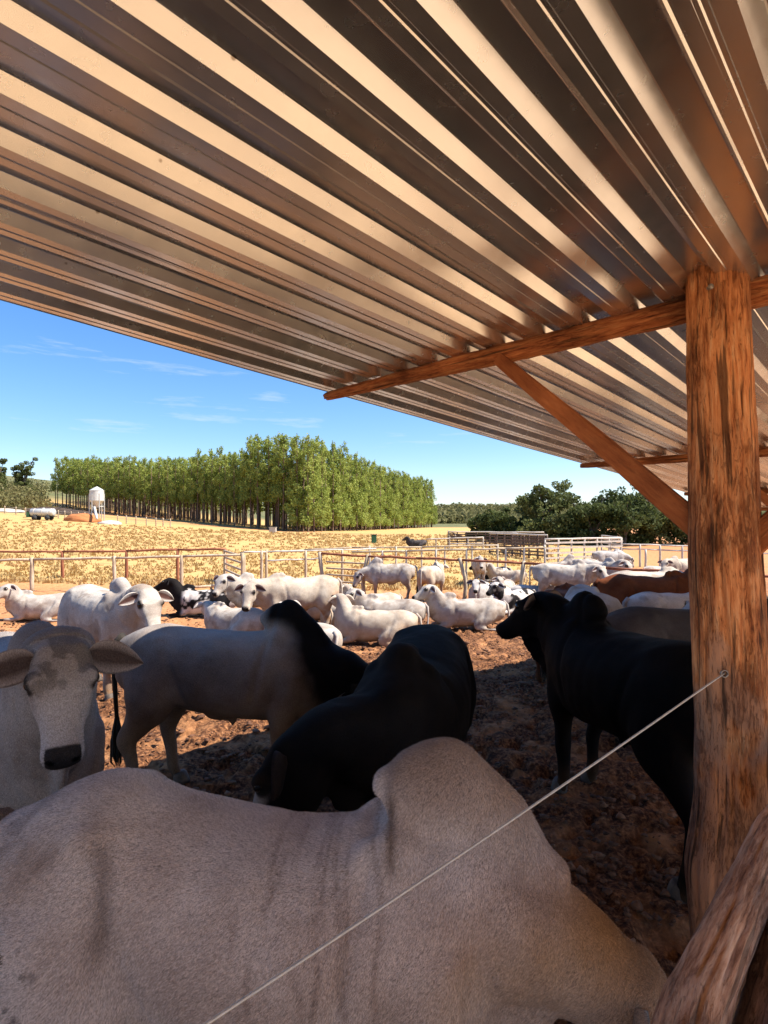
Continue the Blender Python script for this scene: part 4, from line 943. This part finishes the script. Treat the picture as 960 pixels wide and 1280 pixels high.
# road fence on the left hillside
us = [6, 20, 32, 44, 57, 65, 73, 81, 89, 98, 106, 147, 158, 170, 183, 195, 204, 213]
P = []
for u in us:
    Y = 108-.06*u; x = px(u, Y); P.append((u, Y, x, T(x, Y)))
r = empty('roadside_fence', (P[0][2], P[0][1], P[0][3])); tag(r, 'row of short pale posts and wires along the orange road by the plantation', 'fence')
for i, (u, Y, x, g) in enumerate(P): stake('post', (x, Y, g), 1.5, .11, M['pale_wood'], r, n=6, seed=i)
for k in range(3):
    for seg in (P[:11], P[11:]):
        for a, b in zip(seg, seg[1:]): bar('wire', (a[2], a[1], a[3]+.5+.4*k), (b[2], b[1], b[3]+.5+.4*k), .02, M['wire'], r, 0, 4)

# ------------------------------------------------------------------ silo, tank trailer and other far things
def silo():
    Y = 100; x = px(121, Y); g = T(x, Y); zt = pz(608, Y); zb = pz(637, Y); r = empty('feed_silo', (x, Y, g)); tag(r, 'round galvanised feed silo with conical roof standing on legs in front of the plantation', 'silo')
    k = Y/F; R_ = 8.2*k; zc0 = pz(613, Y)-g; zc1 = pz(626, Y)-g; n = 28
    def lathe(name, prof, mat, parent=r):
        v = [(R*math.cos(2*math.pi*i/n), R*math.sin(2*math.pi*i/n), z) for R, z in prof for i in range(n)]
        f = [(j*n+i, j*n+(i+1) % n, (j+1)*n+(i+1) % n, (j+1)*n+i) for j in range(len(prof)-1) for i in range(n)]
        return link(name, mesh_np(name, v, f, False), parent, mat)
    pr = []
    for i in range(22): z = zc1+(zc0-zc1)*i/21; pr.append((R_*(1+.012*(i % 2)), z))
    t = lathe('tank', pr, M['white_metal']); lathe('roof', [(R_*1.06, zc0-.03), (R_*.5, zc0+.42), (R_*.14, zt-g-.08), (R_*.14, zt-g), (.01, zt-g)], M['white_metal'])
    lathe('hopper', [(R_, zc1), (R_*.25, zc1-1.0), (R_*.2, zc1-1.2), (.02, zc1-1.2)], M['white_metal'])
    for i in range(6):
        a = i*math.pi/3+.3; mb = MB(); mb.box((R_*1.02*math.cos(a), R_*1.02*math.sin(a), (zc0-.6)/2), (.13, .13, zc0-.6)); link('leg', mb.me('leg', False), r, M['white_metal'])
    for i in range(3):
        a = i*math.pi/3+.3; mb = MB(); p = Vector((R_*math.cos(a), R_*math.sin(a), zc1-1)); q = Vector((R_*math.cos(a+math.pi), R_*math.sin(a+math.pi), zc1-1)); mb.tube([p, q], .05, 6); link('cross_bar', mb.me('cross_bar'), r, M['white_metal'])
    mb = MB(); mb.tube([(.2, -1.2, zc1-1.2), (1.9, -3.6, .5)], .22, 10); link('auger', mb.me('auger'), r, M['white_metal'])
    mb = MB()
    for i in range(14): z = .4+i*.25; mb.box((-R_*1.05, 0, z), (.04, .4, .03))
    link('ladder', mb.me('ladder', False), r, M['white_metal'])
silo()
def tank_trailer():
    Y = 97; x = px(54, Y); g = T(x, Y); r = empty('tank_trailer', (x, Y, g), .05); tag(r, 'white cylindrical tank trailer parked on the orange yard at far left', 'trailer'); k = Y/F
    L = 33*k
    mb = MB(); mb.tube([(-L*.44, 0, 1.35), (-L*.42, 0, 1.35), (L*.40, 0, 1.35), (L*.42, 0, 1.35)], [.55, .66, .66, .55], 20); link('tank', mb.me('tank'), r, M['white_metal'])
    for q in (-.3, 0, .3):
        mb = MB(); mb.tube([(L*q-.05, 0, 1.35), (L*q+.05, 0, 1.35)], .69, 20); link('band', mb.me('band'), r, M['grey_wood'])
    mb = MB(); mb.box((0, 0, .6), (L*.95, .8, .14)); link('chassis', mb.me('chassis', False), r, M['dark'])
    for sx in (-.25, .22):
        for sy in (-.65, .65):
            mb = MB(); mb.tube([(L*sx, sy-.12, .42), (L*sx, sy+.12, .42)], .42, 16); link('wheel', mb.me('wheel'), r, M['dark'])
    mb = MB(); mb.box((-L*.52, 0, .95), (.5, .9, .9)); mb.tube([(-L*.5, 0, .55), (-L*.75, 0, .5)], .06, 6); link('pump_housing', mb.me('pump_housing', False), r, M['greenplastic'])
    mb = MB(); mb.tube([(0, 0, 1.95), (0, 0, 2.12)], .25, 12); link('hatch', mb.me('hatch'), r, M['white_metal'])
tank_trailer()
def lump(name, x, y, rx, ry, rz, mat, label, cat, seed, n=24, kind=None):
    v = []; f = []
    for i in range(n+1):
        a = i/n*math.pi/2
        for k in range(n*2):
            w = 2*math.pi*k/(n*2); q = math.cos(a); d = 1+.35*(float(fbm(math.cos(w)*1.5+seed, math.sin(w)*1.5, a*2, seed, 3))-.5)
            v.append((rx*q*math.cos(w)*d, ry*q*math.sin(w)*d, rz*(math.sin(a)**1.0)*d*.999-.1))
    m_ = n*2
    for i in range(n):
        for k in range(m_): f.append((i*m_+k, i*m_+(k+1) % m_, (i+1)*m_+(k+1) % m_, (i+1)*m_+k))
    o = link(name, mesh_np(name, v, f), mat=mat, loc=(x, y, T(x, y))); tag(o, label, cat, kind=kind); return o
lump('soil_mound', px(103, 99), 99, 3.3, 2.2, 1.5, M['soil_pile'], 'bright orange mound of soil left of the silo', 'mound', 2)
lump('rubble_heap', px(137, 96), 96, 2.0, 1.6, .7, M['rubble'], 'pale rubble heap at the foot of the silo auger', 'rubble', 5)
lump('brush_heap', px(62, 118), 118, 6.5, 2.2, 1.5, M['brush'], 'dark brush heap along the edge of the hillside scrub', 'brush', 8)
lump('brush_heap', px(90, 116), 116, 4.5, 2, 1.2, M['brush'], 'smaller dark brush heap nearer the plantation edge', 'brush', 9)
lump('plastic_sheet', px(4, 112), 112, 4.2, 2.5, .8, M['white_wood'], 'white plastic covered heap at the left edge of the road', 'heap', 12)
def simple(name, label, cat, u, v, Y, parts):
    g = T(px(u, Y), Y); r = empty(name, (px(u, Y), Y, g)); tag(r, label, cat)
    for nm, c, sz, mt in parts:
        bm = bmesh.new(); bmesh.ops.create_cube(bm, size=1); bmesh.ops.scale(bm, vec=sz, verts=bm.verts); bmesh.ops.bevel(bm, geom=bm.edges[:], offset=min(sz)*.08, segments=2, affect='EDGES'); bmesh.ops.translate(bm, vec=c, verts=bm.verts)
        me = bpy.data.meshes.new(nm); bm.to_mesh(me); bm.free(); link(nm, me, r, M[mt])
simple('feed_box', 'small white box standing at the foot of the plantation', 'box', 341, 664, 92, [('box', (0, 0, .45), (1.1, .8, .9), 'white_wood'), ('lid', (0, 0, .93), (1.2, .9, .08), 'white_wood')])
simple('bin', 'small dark green bin in the field behind the pale rails', 'bin', 467.5, 680, 60, [('bin_body', (0, 0, .45), (.55, .55, .9), 'greenplastic'), ('lid', (0, 0, .93), (.62, .62, .08), 'dark')])

# ------------------------------------------------------------------ trees
def leaf_mat(name, cols, scale=.35, trans=.35):
    m = noise_mat(name, cols, scale, rough=.75, bump=0, coord='World', detail=5, spec=.15)
    n = m.node_tree.nodes; l = m.node_tree.links; b = n['Principled BSDF']
    t = n.new('ShaderNodeBsdfTranslucent'); mxs = n.new('ShaderNodeMixShader'); mxs.inputs[0].default_value = trans
    ramp = [q for q in n if q.type == 'VALTORGB'][0]
    l.new(ramp.outputs[0], t.inputs['Color']); l.new(b.outputs[0], mxs.inputs[1]); l.new(t.outputs[0], mxs.inputs[2]); l.new(mxs.outputs[0], n['Material Output'].inputs[0])
    return m
M['euc'] = leaf_mat('eucalyptus_leaves', [(.13, .17, .035), (.27, .32, .07), (.40, .43, .12)], .45)
M['euc_trunk'] = noise_mat('eucalyptus_bark', [(.07, .042, .03), (.15, .095, .065), (.26, .19, .13)], 1.5, stretch=(1, 1, .2), bump=.2)
M['leafA'] = leaf_mat('broad_leaves', [(.03, .045, .012), (.065, .085, .025), (.13, .15, .05)], .8)
M['leafB'] = leaf_mat('olive_leaves', [(.06, .08, .025), (.12, .14, .045), (.2, .2, .08)], .8)
M['leafC'] = leaf_mat('dry_scrub_leaves', [(.08, .085, .03), (.16, .15, .06), (.26, .22, .1)], .25)
M['bark'] = noise_mat('grey_bark', [(.10, .075, .055), (.22, .17, .13)], 3, stretch=(1, 1, .3))
def leaves(centers, radii, n, size, rng, flat=.6, asp=.55, shell=.0):
    """n leaf quads spread through clump volumes"""
    c = np.asarray(centers); r = np.asarray(radii); w = r[:, 0]*r[:, 1]; w = w/w.sum()
    i = rng.choice(len(c), n, p=w); d = rng.normal(size=(n, 3)); d /= np.linalg.norm(d, axis=1)[:, None]
    rad = (shell+(1-shell)*rng.random(n))**.45
    p = c[i]+d*rad[:, None]*r[i]
    a = rng.normal(size=(n, 3)); a /= np.linalg.norm(a, axis=1)[:, None]; b = rng.normal(size=(n, 3)); b = np.cross(a, b); b /= np.linalg.norm(b, axis=1)[:, None]
    s = size*(.6+.8*rng.random(n))[:, None]
    V = np.stack([p-a*s, p+b*s*asp, p+a*s, p-b*s*asp], 1).reshape(-1, 3)
    return V, np.arange(n*4).reshape(-1, 4)
def euc_template(seed, lush, ht=17.):
    rng = np.random.default_rng(seed); cs, rs = [], []
    z0 = (1.5 if lush else 5.6)
    for k in range(36 if lush else 32):
        t = (k+rng.random())/(36 if lush else 32); z = z0+(ht-z0)*t
        R_ = (2.2+.5*math.sin(t*7+seed))*(1-t)**.55*(1 if not lush else 1.0)+.18; a = rng.random()*6.28; q = R_*(.25+.75*rng.random()**.6)
        if lush and z < 6: q *= .8
        if not lush and t < .35: q *= .6
        cs.append((math.cos(a)*q, math.sin(a)*q, z)); rr = .72*(1-.5*t)+.12; rs.append((rr, rr, rr*1.25))
    cs.append((0, 0, ht-.2)); rs.append((.22, .22, .8))
    V, Fc = leaves(cs, rs, 2900 if lush else 2300, .17, rng)
    crown = mesh_np('crown', V, Fc, False); crown.materials.append(M['euc'])
    mb = MB(); x1, y1 = rng.normal(0, .15, 2); mb.tube([(0, 0, -.5), (x1*.5, y1*.5, ht*.35), (x1, y1, ht*.7), (x1*.6, 0, ht*.97)], [.17, .13, .085, .03], 7, cap=False)
    for k in range(9):
        z = z0*.75+(ht-z0)*.1*k; a = rng.random()*6.28; L = 1.3*(1-k/12); mb.tube([(x1*z/ht, y1*z/ht, z), (math.cos(a)*L, math.sin(a)*L, z+1.0)], [.04, .012], 4, cap=False)
    tr = mb.me('trunk'); tr.materials.append(M['euc_trunk']); return crown, tr
ET = [euc_template(100+i, False) for i in range(4)]; EL = [euc_template(200+i, True) for i in range(4)]
EG = 'eucalyptus trees of the plantation'
C0 = np.array((px(385, 106), 106.)); CL = np.array((px(68, 178), 178.)); CR = np.array((px(541, 205), 205.))
def edge(a, b, n): return [a+(b-a)*i/(n-1) for i in range(n)]
dl = (CL-C0)/np.linalg.norm(CL-C0); dr = (CR-C0)/np.linalg.norm(CR-C0)
cnt = 0
rows_ = []
for row in range(4):
    # each row runs parallel to the two visible edges, stepping back into the plantation
    inn = (dl+dr)/np.linalg.norm(dl+dr)*(row*3.1)
    for i, p in enumerate(edge(C0+inn, CL+inn*.6+dr*2.2*row, 42)): rows_.append((p, 'L', row, i/41))
    for i, p in enumerate(edge(C0+inn+dr*2.0, CR+inn+dl*1.2*row, 32)): rows_.append((p, 'R', row, i/31))
def ordinal(n):
    a = ['', 'first', 'second', 'third', 'fourth', 'fifth', 'sixth', 'seventh', 'eighth', 'ninth', 'tenth', 'eleventh', 'twelfth', 'thirteenth', 'fourteenth', 'fifteenth', 'sixteenth', 'seventeenth', 'eighteenth', 'nineteenth']
    if n < 20: return a[n]
    t = {2: 'twent', 3: 'thirt', 4: 'fort'}[n//10]
    return t+'ieth' if n % 10 == 0 else t+'y-'+a[n % 10]
def euc_h(p, side, t):
    h = 17.0
    if side == 'L': h = 18.6 if t < .15 else (15.0+1.8*t+1.2*math.sin(t*9)*.6 if t < .55 else 15.4)
    if side == 'R': h = 18.2-1.2*sm(0, .5, t)
    return float(h)
for (p, sd, row, t) in rows_:
    x, y = p+RNG.normal(0, .28, 2); lush = (sd == 'R') or (sd == 'L' and t < .03)
    cr_, tr_ = (EL if lush else ET)[cnt % 4]; g = T(x, y); hh = euc_h(p, sd, t)*(1+RNG.normal(0, .035))
    r = empty('eucalyptus_tree', (x, y, g), RNG.random()*6.28); sxy = hh/17*(1+RNG.normal(0, .07)); r.scale = (sxy, sxy, hh/17)
    k_ = int(round(t*(41 if sd == 'L' else 31)))
    if row == 0:
        lab = ('tallest leafy eucalyptus at the near corner of the plantation' if k_ == 0 and sd == 'L' else ('%s bare trunked eucalyptus left of the near corner in the front row' if sd == 'L' else '%s leafy eucalyptus right of the near corner in the front row') % ordinal(k_+(sd == 'R')))
    else: lab = 'tall eucalyptus standing behind the first row on the left flank of the plantation' if not lush else 'leafy eucalyptus standing behind the first row on the right flank of the plantation'
    tag(r, lab, 'tree', EG+(' left' if not lush else ' right')+(' front' if row == 0 else ' back'))
    link('crown', cr_, r); link('trunk', tr_, r); cnt += 1
# deeper rows as one mass
Vs, Fs, o_ = [], [], 0; tb = MB()
rngd = np.random.default_rng(5)
for row in range(5, 12):
    inn = (dl+dr)/np.linalg.norm(dl+dr)*(row*3.4)
    for p in edge(C0+inn, CL+inn*.6+dr*2.2*row, 36)+edge(C0+inn, CR+inn+dl*1.2*row, 26):
        x, y = p+rngd.normal(0, .4, 2); g = T(x, y); hh = 15.0
        V, Fc = leaves([(x, y, g+hh*.62), (x, y, g+hh*.82), (x, y, g+hh*.35)], [(1.5, 1.5, 3.6), (1.0, 1.0, 2.4), (.9, .9, 3)], 150, .42, rngd); Vs.append(V); Fs.append(Fc+o_); o_ += len(V)
        tb.tube([(x, y, g), (x, y, g+hh*.8)], [.16, .06], 4, cap=False)
tag(link('plantation_interior', mesh_np('plantation_interior', np.concatenate(Vs), np.concatenate(Fs), False), mat=M['euc']), 'crowns of the eucalyptus rows deep inside the plantation', 'trees', kind='stuff')
tag(link('plantation_trunks', tb.me('plantation_trunks'), mat=M['euc_trunk']), 'trunks of the eucalyptus rows deep inside the plantation', 'trees', kind='stuff')
def broad_tree(u, Y, vtop, wid, lab, mat, seed, dens=1., open_=0., zlow=.06, name='broadleaf_tree', lsize=.15, group=None):
    rng = np.random.default_rng(seed); x = px(u, Y); g = T(x, Y); h = pz(vtop, Y)-g; R_ = wid/2/F*Y
    r = empty(name, (x, Y, g)); tag(r, lab, 'tree', group)
    mb = MB(); fork = h*(.2 if not open_ else .3); mb.tube([(0, 0, -.2), (rng.normal(0, .1), 0, fork)], [.045*h*.9, .03*h], 9)
    cs, rs = [], []; nb = 9+int(6*open_)
    for k in range(nb):
        a = 2*math.pi*k/nb+rng.random()*.6; q = R_*(.35+.6*rng.random()); zt = h*(.45+.5*rng.random()*(1-.3*q/R_)) if k else h*.93
        tip = Vector((math.cos(a)*q, math.sin(a)*q, zt)); md = Vector((tip.x*.45, tip.y*.45, fork+(zt-fork)*.55))
        mb.tube([(0, 0, fork*.8), md, tip], [.024*h, .014*h, .004*h], 6, cap=False)
        for j in range(4+int(3*open_)):
            t = .3+.7*rng.random(); b = md.lerp(tip, t)+Vector(rng.normal(0, .16*R_, 3)); rr = R_*(.17+.16*rng.random())*(1-.35*open_)
            b.z = min(b.z, h-rr*.6); cs.append(tuple(b)); rs.append((rr, rr, rr*.8)); mb.tube([md.lerp(tip, t*.8), b], [.008*h, .002*h], 4, cap=False)
    if not open_:
        for k in range(34):
            a = rng.random()*6.28; q = R_*rng.random()**.5*.95; z = h*(zlow-.02+.66*rng.random()**1.2); rr = R_*(.18+.14*rng.random()); cs.append((math.cos(a)*q, math.sin(a)*q, z)); rs.append((rr, rr, rr*.8))
    V, Fc = leaves(cs, rs, int(5600*dens), lsize, rng, shell=.25)
    cr_ = mesh_np('crown', V, Fc, False); cr_.materials.append(mat); link('crown', cr_, r); link('trunk', mb.me('trunk'), r, M['bark'])
BT = [
 (600, 74, 645, 34, 'small dark tree at the left end of the right hand tree line', 'leafA', .6, 0),
 (620, 66, 635, 50, 'rounded dark green tree second from the left end of the right tree line', 'leafA', 1., 0),
 (648, 64, 640, 46, 'low dark tree filling the gap beside the airy tree', 'leafA', .9, 0),
 (680, 62, 598, 74, 'airy olive tree with branches showing against the sky', 'leafB', 1.3, 1.),
 (682, 60, 638, 70, 'bushy undergrowth tree beneath the airy olive tree', 'leafB', 1., 0),
 (716, 60, 640, 56, 'dark dense tree right of the airy olive tree', 'leafA', 1., 0),
 (742, 58, 614, 62, 'dark broad tree left of the tallest tree', 'leafA', 1.1, 0),
 (786, 60, 597, 96, 'tallest dark tree with an uneven crown just under the shed roof', 'leafA', 1.1, .8),
 (780, 57, 614, 78, 'dense dark tree in front of the tallest one', 'leafA', 1.1, 0),
 (826, 58, 628, 60, 'olive tree right of the tallest one', 'leafB', 1., 0),
 (852, 58, 630, 56, 'dark tree right beside the big post', 'leafA', 1., 0),
 (905, 60, 640, 70, 'dark tree standing behind the big post', 'leafA', 1., 0),
 (960, 56, 650, 60, 'yellow green tree seen just right of the big post', 'leafB', 1., 0),
 (30, 210, 571, 24, 'dark rounded tree rising above the hillside scrub at far left', 'leafB', 1., 0),
 (-4, 200, 570, 20, 'dark tree cut by the left edge above the hillside scrub', 'leafB', 1., 0),
]
for i, (u, Y, vt, wd, lab, mt, dn, op) in enumerate(BT):
    broad_tree(u, Y, vt, wd, lab, M[mt], 300+i, dn, op, lsize=.17 if Y < 100 else .3)
# hillside scrub at far left and woods on the far hill: uncountable masses
rng = np.random.default_rng(77); cs, rs = [], []
for k in range(420):
    Y = 128+rng.random()*120; u = -160+rng.random()*235; 
    if u > 60+.0*Y: continue
    x = px(u, Y); g = T(x, Y); rr = 1.2+1.8*rng.random(); cs.append((x, Y, g+rr*.5)); rs.append((rr*1.3, rr, rr))
V, Fc = leaves(cs, rs, 30000, .42, rng, shell=.4)
tag(link('hillside_scrub', mesh_np('hillside_scrub', V, Fc, False), mat=M['leafC']), 'dry olive scrub covering the rising ground at far left', 'scrub', kind='stuff')
cs, rs = [], []
for k in range(2600):
    Y = 420+rng.random()*520; u = 470+rng.random()*520; x = px(u, Y); g = T(x, Y); rr = 4+5*rng.random(); cs.append((x, Y, g+rr*.4)); rs.append((rr, rr, rr*.8))
V, Fc = leaves(cs, rs, 60000, 2.0, rng, shell=.4)
tag(link('far_woods', mesh_np('far_woods', V, Fc, False), mat=M['leafC']), 'scrubby woods on the low hill beyond the plantation', 'woods', kind='stuff')
